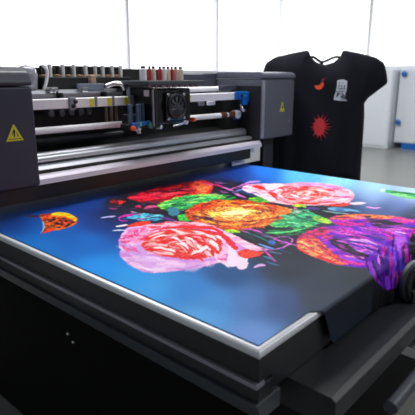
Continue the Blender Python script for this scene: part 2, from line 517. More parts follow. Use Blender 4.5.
def paint(u, v, hang):
    A = Art(u, v)
    A.base([(5, 225, 12, 66, 136), (0, 245, 24, 116, 186), (40, 250, 22, 118, 190), (60, 225, 18, 98, 174), (90, 240, 18, 110, 188), (90, 205, 10, 60, 130), (60, 205, 10, 50, 120),  # print's own gradient, with gantry shade and sky sheen painted in
            (100, 270, 40, 150, 225), (150, 290, 80, 165, 225), (130, 280, 60, 160, 225), (200, 320, 104, 172, 226), (250, 338, 124, 160, 214), (190, 290, 66, 140, 204), (230, 275, 44, 88, 136), (250, 300, 92, 132, 186), (215, 300, 84, 150, 208),
            (290, 270, 44, 52, 68), (280, 300, 74, 96, 140), (320, 285, 58, 66, 80), (355, 275, 54, 62, 70), (320, 300, 66, 74, 88), (300, 250, 34, 40, 54), (265, 240, 26, 34, 54),
            (110, 215, 14, 28, 66), (140, 200, 14, 18, 40), (100, 225, 14, 60, 130), (160, 190, 20, 20, 50), (220, 195, 22, 24, 36), (240, 190, 22, 36, 80), (215, 178, 18, 46, 110),
            (262, 172, 60, 140, 235), (240, 175, 24, 60, 140), (250, 184, 60, 110, 190), (300, 176, 120, 205, 255), (340, 182, 170, 235, 255), (375, 188, 196, 240, 255), (410, 194, 214, 240, 255),
            (370, 198, 176, 204, 245), (400, 205, 124, 144, 206), (360, 205, 84, 110, 165), (350, 212, 42, 56, 80), (385, 210, 80, 96, 140), (410, 216, 50, 62, 84), (300, 205, 40, 50, 66), (340, 214, 38, 48, 62)])
    W = (250, 240, 245)
    # ---- dark tangle under the flowers
    A.poly([(100, 203), (130, 190), (215, 178), (262, 186), (300, 205), (345, 207), (350, 218), (318, 222), (300, 240), (262, 262), (228, 240), (160, 222), (118, 214)], (20, 22, 36), 5, 1.5, .85, ((70, 40, 60), .09, .3, .55, .7))
    # ---- red flower at the back left
    A.poly([(124, 198), (140, 193), (160, 187), (186, 183), (212, 180), (214, 192), (200, 197), (180, 203), (150, 203), (132, 201)], (222, 34, 58), 1.2, 1.2, 1, ((120, 8, 30), .1, .5, .5, 1))
    A.poly([(108, 201), (122, 199), (128, 203), (116, 205)], (214, 60, 60), 1, 1, 1, ((90, 14, 20), .2, .6, .5, 1))
    A.poly([(146, 196), (165, 190), (186, 188), (186, 193), (168, 197), (150, 199)], (255, 74, 90), 1, 1, .9, ((214, 20, 52), .2, .9, .5, 1))
    A.line([(160, 192), (172, 191), (184, 191)], 1.3, (60, 14, 44))
    A.line([(128, 198), (145, 197), (160, 199)], 1.4, (255, 60, 88))
    A.line([(150, 201), (170, 200), (185, 196)], 1.2, (190, 10, 40))
    A.ell(200, 188, 13, 7, (240, 84, 56), -8, .3, 1, 1, ((200, 40, 40), .15, .5, .5, .9))
    A.ell(203, 188, 8, 3.5, (255, 136, 84), -8, .6)
    A.line([(190, 194), (202, 195), (211, 190)], 1.0, (222, 20, 36))
    A.line([(192, 184), (200, 182), (209, 184)], .9, (190, 40, 60))
    A.streaks([(128, 199), (150, 192), (186, 185), (196, 190), (184, 200), (150, 203)], 46, [(250, 50, 80), (190, 14, 40), (255, 96, 110), (110, 6, 30), (230, 30, 60), (60, 8, 30)], 7, .9, -.12, 41)
    A.swirl(200, 188, 13, 7, 26, [(255, 120, 70), (230, 60, 50), (255, 160, 100), (180, 40, 40)], 5, .7, 85, 42, .2, .9, .8)
    # maroon bud
    A.poly([(132, 207), (145, 203), (160, 205), (168, 211), (155, 216), (138, 214)], (44, 18, 34), 1.2, .8)
    A.line([(144, 209), (150, 207), (158, 207)], 1.3, (206, 90, 130))
    A.line([(136, 203), (150, 202), (162, 205)], .7, (120, 40, 60))
    # ---- green foliage, left and behind the dish
    A.poly([(156, 205), (170, 199), (190, 195), (215, 194), (238, 196), (232, 200), (205, 203), (190, 209), (172, 213), (160, 209)], (46, 150, 78), 1, 1, 1, ((150, 214, 84), .12, .5, .52, .95))
    A.line([(160, 206), (175, 203), (192, 199), (212, 197)], 1.2, (150, 226, 140))
    A.line([(168, 208), (180, 207), (192, 204)], 1.3, (20, 110, 80))
    A.line([(175, 203), (190, 200), (205, 200)], .8, (16, 96, 60))
    A.streaks([(158, 206), (172, 199), (200, 195), (236, 197), (204, 203), (176, 212)], 60, [(20, 120, 70), (110, 216, 110), (170, 230, 110), (30, 160, 110), (12, 70, 50), (200, 240, 190)], 6, .8, -.15, 43)
    A.poly([(166, 208), (178, 207), (180, 215), (170, 217)], (70, 130, 150), 1.2)
    A.poly([(176, 215), (188, 214), (196, 221), (180, 222)], (66, 190, 80), 1)
    A.poly([(126, 216), (136, 213), (152, 214), (166, 217), (160, 221), (140, 221), (130, 219)], (62, 176, 206), 1, .8, 1, ((140, 216, 220), .2, .7, .5, .8))
    A.line([(158, 218), (168, 219), (176, 222)], 1.3, (96, 60, 130))
    # splashes at left
    A.line([(101, 218), (110, 217), (116, 216.5)], .9, (180, 180, 225))
    A.line([(118, 219), (124, 216), (131, 215.5), (136, 214.5)], 1.2, (196, 60, 160))
    A.line([(118, 217), (121, 221), (128, 221)], .9, (170, 60, 170))
    A.line([(130, 212), (136, 213), (140, 215)], .9, (214, 140, 170))
    A.line([(136, 207), (139, 206.4), (141, 208)], 1.1, (214, 50, 110))
    # pink tendrils behind
    A.line([(207, 184), (216, 185), (222, 187), (229, 189)], 1.0, (196, 40, 110))
    A.line([(222, 187), (230, 190), (238, 195), (246, 198)], 1.1, (214, 130, 196))
    A.line([(228, 190), (238, 187), (246, 184), (252, 186)], .8, (206, 110, 186))
    A.line([(232, 193), (242, 190), (250, 191)], .9, (120, 150, 220))
    A.line([(245, 183), (252, 182), (261, 181.5)], 1.0, (196, 150, 220))
    A.poly([(212, 186), (222, 188), (228, 194), (216, 195)], (26, 28, 30), 1.2, 1)
    # ---- orange dish in the middle
    A.poly([(186, 211), (196, 204), (215, 200), (240, 199.5), (268, 203), (290, 209), (294, 215), (284, 222), (262, 228), (236, 231), (212, 228), (193, 222), (184, 217)],
           (226, 116, 44), 1, 1, 1, ((170, 40, 26), .07, .45, .5, 1))
    A.poly([(188, 209), (200, 204), (222, 200), (250, 200), (262, 203), (240, 203), (212, 206), (196, 212)], (244, 96, 30), 1.2, 1.2, .9, ((210, 30, 26), .12, .6, .5, 1))
    A.poly([(190, 214), (206, 209), (232, 206), (262, 208), (284, 213), (272, 219), (244, 223), (214, 221), (198, 219)], (246, 176, 84), 2, 1.5, 1, ((196, 70, 50), .09, .6, .52, .9))
    A.poly([(206, 213), (222, 209), (246, 209), (262, 211), (250, 216), (228, 219), (212, 218)], (252, 224, 110), 2, 1.5, 1, ((232, 150, 60), .12, .6, .58, .8))
    A.ell(236, 213.5, 13, 3.2, (254, 250, 190), -2, .7)
    A.line([(190, 216), (202, 217), (214, 221), (224, 224)], 1.6, (96, 40, 50))
    A.line([(196, 219), (206, 219), (214, 218)], 1.2, (60, 26, 50))
    A.line([(256, 214), (266, 211), (272, 208)], 1.0, (96, 34, 56))
    A.line([(262, 210), (270, 211), (280, 214)], 1.1, (110, 40, 50))
    A.line([(250, 222), (266, 220), (280, 217)], 1.2, (176, 56, 34))
    A.line([(214, 227), (236, 229), (258, 226)], 1.5, (196, 80, 30))
    A.line([(210, 224), (232, 225), (256, 223), (276, 219)], .9, (250, 196, 96))
    A.line([(240, 206), (256, 205), (274, 208)], .8, (254, 206, 150))
    A.line([(218, 203), (236, 202), (256, 205)], .7, (255, 190, 60))
    OR = [(240, 130, 40), (206, 74, 30), (250, 176, 80), (150, 50, 30), (228, 96, 40), (96, 34, 30), (246, 150, 60)]
    A.swirl(238, 214.5, 52, 14, 150, OR, 10, .8, 80, 31, .5, .97, .85)
    A.swirl(238, 213, 34, 8, 60, [(252, 214, 110), (250, 190, 80), (232, 130, 60), (254, 236, 160), (206, 90, 50)], 9, .8, 70, 32, .3, .95, .8)
    A.line([(220, 214), (236, 213), (250, 211)], 2.0, (254, 250, 190), .9)
    # lime leaf by the back rose
    A.poly([(246, 199), (256, 196.5), (268, 199), (276, 202), (264, 203), (252, 202)], (150, 210, 60), 1, .6, 1, ((60, 150, 70), .2, .9, .5, .9))
    A.line([(240, 192), (248, 195), (256, 196)], 1.4, (40, 46, 60))
    # ---- rose at the back
    rose2 = [(240, 188), (248, 184), (262, 184), (268, 183.5), (284, 184), (300, 182.4), (322, 183), (340, 186), (352, 191), (355, 196), (352, 201), (345, 205), (318, 206), (290, 205.5), (272, 203), (258, 196), (246, 192)]
    A.poly(rose2, (246, 170, 190), .9, .4, 1, ((255, 236, 242), .09, .6, .5, .9))
    A.poly([(290, 184.5), (310, 183), (336, 186), (346, 191), (330, 190), (306, 187)], (222, 158, 226), 1.5, .6, .9)
    A.poly([(250, 186.5), (258, 185.4), (264, 187), (268, 193), (276, 200), (286, 203), (310, 205), (344, 205), (344, 201), (322, 202), (300, 201), (286, 198), (272, 192), (262, 190)], (242, 58, 60), 1, .6)
    A.poly([(240, 189), (252, 189), (262, 193), (272, 200), (262, 198), (250, 194)], (250, 220, 236), 1, .5)
    A.ell(272, 187.5, 7, 3.6, (252, 226, 238), 0, .3)
    A.line([(266, 191), (272, 191), (276, 189)], .8, (240, 110, 160))
    A.ell(304, 194, 22, 7, (246, 88, 84), 3, .4, 1, 1, ((255, 196, 200), .12, .7, .48, .9))
    A.ell(306, 194, 15, 4.6, (252, 214, 214), 3, .5, 1, 1, ((240, 80, 76), .16, .9, .5, .9))
    for pts, w, c in (([(284, 196), (290, 190), (304, 187.5), (322, 189), (334, 193)], 1.4, (242, 66, 62)), ([(288, 193), (298, 197), (312, 199), (326, 197)], 1.2, W),
                      ([(294, 191), (304, 190), (316, 192), (318, 195), (308, 196)], 1.0, (236, 60, 60)), ([(280, 194), (286, 199), (300, 202), (318, 202)], 1.6, (244, 60, 58)),
                      ([(276, 190), (280, 196), (288, 200)], 1.4, W), ([(320, 198), (334, 200), (350, 199)], 1.6, (254, 232, 240)), ([(318, 204), (334, 203.6), (350, 201)], .9, (254, 200, 214)),
                      ([(330, 192), (340, 194), (352, 196)], 1.6, (252, 206, 226)), ([(338, 198), (346, 197), (352, 198)], 1.0, (240, 120, 180)), ([(288, 187), (296, 186), (300, 188)], 1.5, (252, 214, 222)),
                      ([(280, 187), (284, 191), (282, 195)], 1.0, (240, 80, 90)), ([(300, 193), (308, 193), (312, 194.4)], .8, W), ([(322, 194), (328, 196), (340, 197)], 1.0, (240, 90, 100))):
        A.line(pts, w, c)
    A.swirl(306, 194.5, 44, 9.5, 60, [(254, 236, 242), (250, 206, 222), (246, 110, 110), (238, 60, 62), (254, 224, 232), (240, 150, 190)], 10, .9, 88, 21, .35, .92, .75)
    A.swirl(306, 194, 24, 5.6, 34, [(254, 220, 220), (240, 70, 66), (248, 140, 130), (255, 240, 240)], 7, .8, 88, 22, .1, .95, .85)
    # petal tip and cyan leaf under it
    A.poly([(324, 205), (340, 203.6), (352, 204), (346, 207), (330, 206.6)], (244, 78, 66), .8, .4)
    A.poly([(348, 203), (360, 202), (368, 203), (360, 205), (350, 205)], (250, 226, 236), .8, .3)
    A.poly([(324, 208), (340, 207.4), (354, 209.5), (364, 212.6), (350, 212), (334, 211.6)], (126, 176, 214), .9, .5, 1, ((52, 100, 160), .1, .8, .55, .7))
    A.poly([(304, 207), (318, 208), (322, 210), (308, 210)], (92, 60, 150), .9)
    A.poly([(312, 214), (322, 210), (340, 212), (352, 215), (340, 219), (326, 219)], (34, 30, 42), 1.2, .6)
    A.line([(322, 211), (336, 213), (350, 214)], .7, (140, 180, 180))
    A.line([(366, 207.5), (372, 208.2), (380, 208)], 1.0, (206, 120, 206))
    A.line([(366, 207), (374, 208), (381, 208)], .4, (240, 210, 240))
    # ---- green leaf at the right
    A.poly([(380, 190), (392, 190.5), (404, 192), (418, 194), (430, 197), (430, 201), (414, 199.5), (400, 197.6), (390, 194)], (60, 168, 106), .8, .3, 1, ((150, 220, 150), .08, .8, .5, .9))
    A.line([(388, 193), (400, 196), (418, 197.6)], 1.0, (150, 224, 160))
    A.line([(390, 191.5), (404, 193), (420, 196)], .8, (30, 130, 70))
    A.ell(383, 190.6, 3, 1.2, (230, 252, 214), 0, .6)
    A.poly([(413, 208), (420, 207), (426, 212), (416, 212)], (20, 100, 80), .8)
    # ---- green leaves, centre right
    A.poly([(288, 212), (300, 209), (312, 212), (322, 219), (316, 226), (300, 229), (284, 226), (280, 219)], (48, 150, 104), 1, 1, 1, ((140, 214, 170), .14, .6, .52, .95))
    A.poly([(270, 224), (280, 220), (292, 221), (296, 225), (282, 228), (272, 227)], (120, 206, 110), 1, 1, 1, ((50, 160, 90), .2, .9, .5, .8))
    A.poly([(266, 230), (280, 229), (300, 230), (316, 226), (306, 234), (286, 236), (270, 234)], (34, 120, 74), 1, 1, 1, ((16, 50, 40), .12, .7, .5, 1))
    A.line([(264, 233), (276, 233), (296, 231), (314, 226)], .8, (110, 214, 130))
    A.line([(292, 215), (302, 219), (314, 218)], 1.0, (30, 110, 90))
    A.line([(286, 222), (298, 224), (310, 222)], 1.0, (150, 230, 180))
    A.line([(292, 206), (302, 205.6), (306, 208)], 1.4, (130, 206, 70))
    A.poly([(290, 205), (300, 204), (306, 206), (296, 208)], (190, 210, 60), 1)
    A.poly([(312, 217), (318, 216), (330, 220), (334, 224), (324, 224), (314, 221)], (170, 216, 80), 1, .5)
    A.line([(294, 208), (297, 211), (298, 213)], 1.8, (240, 130, 190))
    A.line([(296, 211), (304, 212), (308, 213)], 1.0, (90, 30, 60))
    A.poly([(276, 209), (286, 207), (294, 211), (288, 216), (278, 216)], (240, 130, 64), 1, 1)
    A.streaks([(284, 213), (300, 209), (320, 218), (314, 228), (300, 230), (276, 226)], 60, [(90, 200, 150), (24, 110, 80), (160, 236, 190), (40, 150, 100), (10, 70, 56), (120, 214, 120)], 6, .8, .05, 44)
    # ---- front rose: outer petals
    A.poly([(118, 241), (121, 236), (124, 230), (130, 226.6), (150, 224), (180, 222), (206, 224), (226, 231), (240, 240), (250, 248), (246, 262), (236, 266), (222, 262), (206, 267), (190, 270), (166, 272.6), (148, 274), (136, 270),
            (126, 263), (119, 256), (121, 250), (118.6, 246)], (242, 196, 230), .8, .5, 1, ((204, 142, 214), .06, .25, .5, .8))
    A.poly([(126, 262), (136, 257), (150, 256), (166, 260), (184, 264), (170, 270), (150, 272), (138, 269)], (250, 222, 246), 2, 1, .8, ((222, 180, 232), .08, .5, .5, .8))
    A.poly([(121, 248), (132, 244), (143, 246), (150, 253), (140, 257), (128, 256)], (206, 160, 222), 2, 1, .8)
    A.poly([(119, 240), (128, 231), (142, 228), (150, 232), (146, 241), (134, 243), (122, 244)], (240, 150, 196), 1.2, 1, 1, ((226, 60, 130), .14, .5, .52, .9))
    A.poly([(124, 227), (136, 222), (152, 221), (150, 225), (134, 227)], (250, 66, 40), 1, .5)
    A.line([(116, 227), (122, 226), (128, 225)], 1.0, (250, 226, 226))
    A.line([(112, 231), (118, 230.4), (128, 231)], .6, (220, 220, 240))
    A.poly([(146, 226), (170, 221), (196, 222), (220, 228), (200, 227), (170, 226), (150, 230)], (244, 82, 104), 1.4, .6, 1, ((252, 206, 220), .07, .7, .5, .9))
    A.swirl(180, 247, 62, 25, 40, [(250, 226, 246), (232, 180, 230), (206, 150, 216), (250, 206, 232), (196, 136, 206)], 11, 1.8, 55, 11, .72, .95, .4, 20, 200)
    A.swirl(180, 247, 62, 25, 26, [(240, 90, 140), (250, 200, 220), (226, 60, 120), (252, 226, 236)], 10, 1.0, 60, 12, .72, .92, .6, 170, 300)
    # ---- front rose: red heart with pale petals
    A.poly([(142, 243), (148, 236), (160, 231), (178, 229), (198, 229), (216, 232), (228, 239), (232, 250), (222, 255), (208, 258), (192, 260), (176, 258.6), (160, 256), (148, 251), (142, 247)],
           (240, 64, 56), 1.1, .7, 1, ((214, 40, 44), .12, .4, .5, .7))
    PK = [(252, 226, 230), (254, 240, 240), (248, 176, 180), (246, 200, 210), (244, 120, 112)]
    RD = [(238, 44, 48), (222, 30, 44), (246, 84, 66), (214, 40, 50)]
    A.streaks([(143, 243), (150, 235), (170, 230), (184, 232), (180, 246), (150, 250)], 46, RD + PK, 7, 1.0, -.22, 61, .9)
    A.streaks([(145, 246), (170, 243), (190, 246), (186, 258), (164, 256)], 40, RD + PK[1:], 7, 1.1, .12, 62, .9)
    A.streaks([(170, 231), (200, 230), (222, 236), (214, 242), (184, 240)], 40, RD + PK[:4], 8, 1.0, .25, 63, .9)
    A.streaks([(180, 240), (206, 240), (226, 244), (228, 254), (200, 258), (182, 252)], 34, RD + PK[:3] + PK[:2], 6, 1.5, .9, 64, .95)
    for x, y, a, L, w in ((176, 240, 40, 6, 1.3), (184, 246, 52, 7, 2.0), (191, 241, 62, 5, 1.5), (203, 250, -48, 7, 2.4), (214, 246, 62, 9, 2.6), (221, 240, 55, 8, 2.0), (160, 249, 8, 7, 1.4), (170, 251, 20, 6, 1.5), (211, 238, 40, 7, 1.6), (226, 249, 78, 9, 2.2), (160, 237, -20, 7, 1.0), (196, 253, -30, 6, 1.6)):
        t = math.radians(a); c, s_ = math.cos(t) * L, math.sin(t) * L * .6
        A.line([(x - c, y - s_), (x + .8, y - .8), (x + c, y + s_)], w, (254, 236, 238), .95)
        A.line([(x - c, y - s_ + w), (x + .8, y - .6 + w), (x + c, y + s_ + w)], .6, (230, 30, 50), .7)
    A.streaks([(222, 236), (232, 246), (236, 262), (224, 264), (214, 260), (226, 250)], 22, [(254, 236, 244), (250, 200, 226), (236, 110, 170), (255, 244, 248)], 7, 1.4, 1.5, 91, .9)
    A.streaks([(124, 262), (150, 258), (190, 262), (180, 268), (150, 271), (134, 268)], 16, [(254, 238, 250), (246, 214, 240), (214, 166, 226)], 10, 1.8, .12, 92, .6)
    A.line([(150, 231), (170, 228), (192, 227.6), (214, 229), (226, 236), (234, 243)], 1.3, (240, 48, 56))
    A.poly([(222, 238), (230, 244), (232, 254), (228, 262), (222, 262), (214, 259), (222, 254)], (248, 196, 226), 1.2, .6, 1, ((238, 100, 170), .2, .2, .55, .8))
    # falling petals at the rose's right
    A.poly([(228, 244), (236, 248), (238, 266), (232, 268), (226, 266), (228, 256)], (252, 226, 242), .8, .4)
    A.poly([(238, 256), (248, 256), (248, 264), (246, 270), (236, 270), (236, 262)], (252, 224, 240), .8, .4)
    A.poly([(214, 230), (222, 231), (232, 241), (240, 250), (234, 250), (226, 242)], (240, 40, 66), .9, .4)
    A.poly([(237, 252), (246, 249), (258, 252), (266, 252), (258, 257), (246, 259.4), (238, 256)], (248, 74, 54), .8, .4)
    A.poly([(220, 230), (234, 235), (250, 243), (262, 248), (272, 250), (256, 252), (244, 248), (232, 240)], (252, 214, 234), 1, .4, 1, ((244, 150, 190), .05, .6, .55, .6))
    A.poly([(222, 230), (232, 229), (242, 232), (236, 234), (228, 233)], (170, 214, 60), .9, .5)
    A.line([(234, 233), (246, 236), (256, 241)], 1.2, (30, 60, 60))
    A.line([(238, 229), (252, 230), (264, 234), (276, 240), (288, 244)], .8, (214, 96, 196))
    A.line([(242, 231), (256, 236), (268, 242)], .7, (30, 130, 110))
    # tendrils between the roses and the purple flower
    A.line([(262, 236), (272, 238), (280, 241), (290, 244), (300, 247), (308, 249)], .8, (206, 96, 206))
    A.line([(274, 238), (286, 237), (292, 240), (290, 244), (282, 248), (272, 250), (262, 249)], .8, (214, 130, 214))
    A.streaks([(240, 231), (262, 230), (300, 240), (292, 250), (270, 262), (258, 246)], 40, [(60, 110, 170), (30, 120, 110), (150, 170, 220), (20, 24, 40), (200, 110, 190), (20, 60, 60), (90, 60, 130)], 4, .6, .3, 66, .8)
    A.streaks([(206, 182), (250, 184), (258, 196), (240, 198), (214, 195)], 24, [(150, 60, 150), (20, 24, 40), (60, 90, 150), (200, 120, 200), (24, 70, 60)], 5, .6, .2, 67, .8)
    A.streaks([(108, 208), (140, 204), (166, 214), (150, 222), (118, 218)], 34, [(14, 18, 40), (90, 40, 110), (60, 130, 170), (190, 80, 150), (16, 40, 70)], 5, .6, -.05, 68, .8)
    A.line([(262, 250), (268, 254), (272, 259), (276, 262)], 1.3, (200, 70, 170))
    A.line([(254, 268), (260, 265.4), (266, 266)], 1.5, (226, 180, 226))
    A.line([(266, 262), (272, 264), (280, 266)], .9, (70, 110, 150))
    A.ell(272, 243, 4.5, 2.2, (70, 116, 190), 10, .5)
    A.line([(258, 244), (266, 247), (274, 249)], .9, (120, 160, 220))
    A.line([(262, 256), (268, 258), (274, 260)], .8, (60, 140, 160))
    # ---- purple flower, back petal
    A.poly([(328, 220), (334, 216), (350, 214.4), (372, 215), (392, 216.4), (410, 219), (430, 222), (430, 240), (400, 236), (366, 230), (336, 226)], (212, 60, 170), .9, .6, 1, ((170, 46, 200), .06, .3, .5, .9))
    A.poly([(328, 219), (338, 215.6), (352, 214.2), (372, 214.6), (392, 216), (400, 218), (386, 219.6), (360, 219), (340, 220)], (246, 150, 90), .8, .4, 1, ((236, 90, 90), .1, .6, .5, .8))
    A.line([(364, 216.4), (368, 217), (372, 216.6)], .7, (70, 30, 30))
    A.line([(390, 217), (404, 220), (420, 223)], 1.0, (244, 90, 150))
    A.line([(366, 223), (384, 222.6), (400, 225), (418, 230)], 1.9, (24, 26, 40))
    A.line([(374, 225), (388, 226.4), (400, 229)], .8, (180, 100, 214))
    A.line([(400, 224), (410, 226), (420, 228)], 1.2, (90, 60, 200))
    A.line([(334, 223), (350, 225), (366, 224)], 1.6, (208, 30, 120))
    # front petal, orange lip to purple
    A.poly([(295, 240), (302, 234), (314, 229), (330, 226), (352, 226), (380, 228), (404, 232), (414, 236), (412, 262), (400, 268), (372, 268), (352, 267.5), (340, 266), (326, 262), (310, 256), (298, 250)], (186, 56, 196), .9, .6, 1, ((112, 40, 190), .07, .28, .5, .9))
    A.poly([(295, 240), (303, 235), (314, 236), (322, 243), (332, 253), (342, 260), (352, 265), (338, 265.6), (324, 261.6), (308, 255), (298, 249)], (248, 140, 84), 1.2, .8, 1, ((240, 74, 86), .12, .4, .5, .9))
    A.poly([(295, 240), (302, 234), (316, 229), (330, 227), (326, 232), (316, 236), (304, 239)], (206, 40, 100), 1.4, .8, 1, ((150, 30, 90), .12, .4, .5, .8))
    A.line([(296, 246), (304, 252), (318, 257.6), (334, 262.6)], 1.1, (244, 54, 50))
    A.ell(306, 246, 8, 3.4, (254, 196, 130), 24, .6, .8)
    A.line([(314, 245), (322, 247), (328, 252)], .8, (110, 30, 50))
    A.ell(321, 231, 3, 1.6, (60, 20, 50), 10, .5, .8)
    A.line([(322, 233), (326, 238), (334, 242)], 1.3, (160, 30, 110))
    A.poly([(329, 240), (336, 237.6), (346, 242), (354, 250), (364, 255), (372, 258), (360, 257), (344, 252), (334, 247)], (30, 22, 40), 1, .6)
    pass
    A.line([(340, 246), (350, 252), (362, 255.6)], .8, (36, 50, 40))
    A.line([(345, 243), (352, 244.6), (360, 248)], 1.6, (246, 190, 240))
    A.line([(350, 241), (364, 245), (378, 249)], 1.3, (226, 120, 226))
    A.line([(334, 231), (352, 232), (372, 234), (396, 238)], 1.6, (206, 84, 214))
    A.line([(348, 238), (366, 239.6), (384, 243)], 1.8, (90, 34, 170))
    A.line([(352, 235), (368, 236), (390, 240)], 1.2, (60, 30, 130))
    A.line([(384, 229), (396, 231), (406, 234)], 1.3, (240, 190, 236))
    A.line([(372, 228), (384, 230), (392, 233)], .9, (214, 60, 160))
    A.line([(360, 250), (372, 251), (386, 248)], 1.8, (240, 120, 226))
    A.line([(356, 247), (368, 248), (380, 247)], .9, (70, 30, 90))
    A.line([(340, 258), (356, 260), (368, 262)], 1.5, (150, 80, 220))
    A.line([(336, 260), (350, 263), (366, 265)], 1.4, (250, 70, 190))
    A.line([(344, 256), (360, 258), (374, 258)], 1.0, (246, 150, 200))
    A.poly([(378, 242), (392, 240), (398, 243), (392, 250), (382, 248)], (84, 60, 214), 2, 1, .9)
    MG = [(226, 70, 214), (150, 50, 214), (96, 34, 190), (60, 24, 130), (240, 150, 232), (190, 40, 170), (36, 18, 70), (120, 90, 230), (206, 60, 120)]
    A.streaks([(326, 230), (352, 227), (380, 229), (404, 234), (402, 246), (372, 262), (352, 256), (334, 240)], 130, MG, 9, .9, .1, 51, .8, .25)
    A.streaks([(340, 218), (372, 218), (410, 222), (412, 232), (380, 228), (344, 225)], 50, MG + [(230, 60, 130)], 9, .9, .08, 52, .75)
    A.streaks([(298, 241), (312, 238), (330, 252), (350, 264), (330, 261), (308, 254)], 50, [(254, 190, 120), (240, 80, 70), (250, 150, 90), (206, 50, 90), (254, 214, 160), (180, 40, 90)], 6, .8, .4, 53)
    A.streaks([(302, 234), (330, 228), (330, 238), (306, 239)], 24, [(150, 30, 110), (226, 60, 120), (100, 24, 80), (236, 90, 120)], 6, .8, -.1, 54)
    A.poly([(329, 240), (336, 237.6), (346, 242), (354, 250), (364, 255), (372, 258), (360, 257), (344, 252), (334, 247)], (26, 20, 36), 1, .8, .85)
    A.streaks([(329, 240), (340, 238), (364, 254), (376, 260), (350, 256)], 26, [(26, 18, 40), (90, 30, 110), (40, 20, 60), (170, 60, 160), (12, 10, 24)], 7, 1.0, .5, 71, .9)
    A.streaks([(338, 238), (362, 240), (390, 248), (372, 256), (350, 248)], 30, [(250, 200, 244), (226, 110, 220), (110, 40, 190), (60, 24, 130), (214, 80, 200)], 8, .8, .25, 72, .9)
    A.streaks([(364, 218), (400, 223), (412, 230), (376, 226)], 12, [(20, 22, 34), (30, 20, 50), (140, 60, 190)], 8, 1.0, .12, 73, .9)
    # the hanging flap: set to one near-black tone, then the tongue of the print
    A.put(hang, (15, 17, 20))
    A.poly([(366, 258), (364.6, 264), (369, 272), (376, 282), (381, 287), (388, 290.5), (396, 287), (404, 277), (409, 266), (411, 250), (411, 234), (390, 240)], (112, 30, 180), .9, .3)
    q = np.random.RandomState(9)
    for k in range(70):
        x = q.uniform(367, 410); y = q.uniform(246, 282); l = q.uniform(5, 13)
        if y > 264 + (x - 366) * 1.6 or y > 290 - (x - 388) * 1.1 or y + .7 * (x - 369) < 262: continue
        lean = (386 - x) * .012 * l
        A.line([(x - lean, y - l), (x + q.uniform(-.6, .6), y), (x + lean, min(y + l, 289))], q.uniform(.6, 1.7), MG[q.randint(len(MG))], .9)
    # folds that hang over the edge
    for x0, y0, x1, y1, w, c in ((368, 262, 376, 274, 3.0, (150, 40, 200)), (372, 260, 380, 282, 1.8, (20, 18, 60)), (377, 262, 384, 288, 2.6, (84, 20, 150)), (381, 256, 386, 274, 1.6, (50, 16, 110)), (386, 250, 386, 286, 2.6, (70, 16, 130)),
                                 (390, 252, 392, 276, 2.0, (176, 30, 150)), (394, 246, 392, 284, 1.5, (150, 60, 220)), (386, 276, 388, 290, 3.0, (150, 70, 226)), (396, 246, 398, 276, 1.8, (44, 40, 170)), (399, 240, 400, 272, 1.4, (170, 60, 210)),
                                 (402, 242, 403, 268, 1.5, (60, 18, 90)), (405, 244, 407, 264, 1.5, (190, 40, 140)), (408, 242, 410, 262, 1.2, (30, 20, 80)), (400, 258, 402, 276, 1.4, (60, 90, 220)), (410, 254, 411, 266, 1.2, (170, 70, 200))):
        A.line([(x0, y0), ((x0 + x1) / 2 + .6, (y0 + y1) / 2), (x1, y1)], w, c, .9)
    A.poly([(395, 236), (404, 234), (408, 238), (404, 246), (398, 250), (394, 244)], (206, 120, 232), 2, .6, .8)
    A.poly([(412, 232), (430, 228), (430, 280), (414, 300), (412, 262), (409, 244)], (22, 24, 28), 1, .4)
    A.poly([(412, 229), (424, 226), (424, 236), (414, 235)], (206, 60, 150), 1, .4)
    # ---- small orange and yellow wing at the left
    A.poly([(38, 215), (46, 214), (56, 212.6), (68, 213.4), (76, 217), (79, 221), (74, 226), (62, 229.6), (50, 231), (41, 234), (44, 228), (43, 221)], (226, 104, 40), .8, .3, 1, ((150, 34, 20), .2, .5, .55, .8))
    A.poly([(50, 213.4), (60, 212.4), (70, 213.6), (77, 218), (76, 223), (72, 219), (62, 216.4), (52, 216)], (214, 206, 50), 1, .3, 1, ((240, 130, 30), .2, .8, .6, .8))
    for x, y in ((50, 222), (54, 220), (57, 224), (60, 221), (63, 225), (66, 222), (69, 225), (59, 228), (52, 226), (48, 228), (64, 218.6), (70, 221), (55, 229), (73, 223)):
        A.line([(x - 1.6, y + .4), (x, y - .4), (x + 1.8, y)], .8, (30, 22, 24))
    A.streaks([(44, 218), (60, 215), (76, 220), (70, 227), (44, 232)], 44, [(30, 20, 24), (20, 14, 20), (60, 20, 20), (236, 120, 40), (220, 60, 30), (240, 170, 50)], 2.6, .7, -.1, 81, .9)
    A.line([(26, 216), (34, 216.6), (44, 216)], .8, (90, 30, 30))
    A.line([(42, 221), (44, 226), (41, 234)], .8, (130, 190, 210))
    A.line([(42, 234), (48, 231.6), (54, 230)], .7, (240, 60, 40))
    # fine mottling of the ink inside the flowers
    fl = np.clip((A.c.max(1) - A.c.min(1) - 60) / 60, 0, 1) * np.clip((u - 100) / 6, 0, 1) * np.clip(1 - (A.c[:, 2] - np.maximum(A.c[:, 0], A.c[:, 1])) / 60, 0, 1)
    k = 1 + (fbm(u * .5 + 40, v * 1.3 + 4, 3) - .5) * .9 * fl
    A.c = A.c * k[:, None]
    g = A.c.mean(1, keepdims=True)
    A.c = np.clip(g + (A.c - g) * 1.12, 0, 255)
    A.c = 255 * (A.c / 255) ** 1.1 * 1.04
    return A.c


XA, XB_ = 0.684, 2.268
NX, NY, ND = 560, 600, 56
xs_ = XA + (XB_ - XA) * (np.linspace(0, 1, NX)) ** 1.15
ysb = 0.483 + (2.28 - 0.483) * np.linspace(0, 1, NY) ** 1.3      # flat part, front to back
ztop = 0.9045
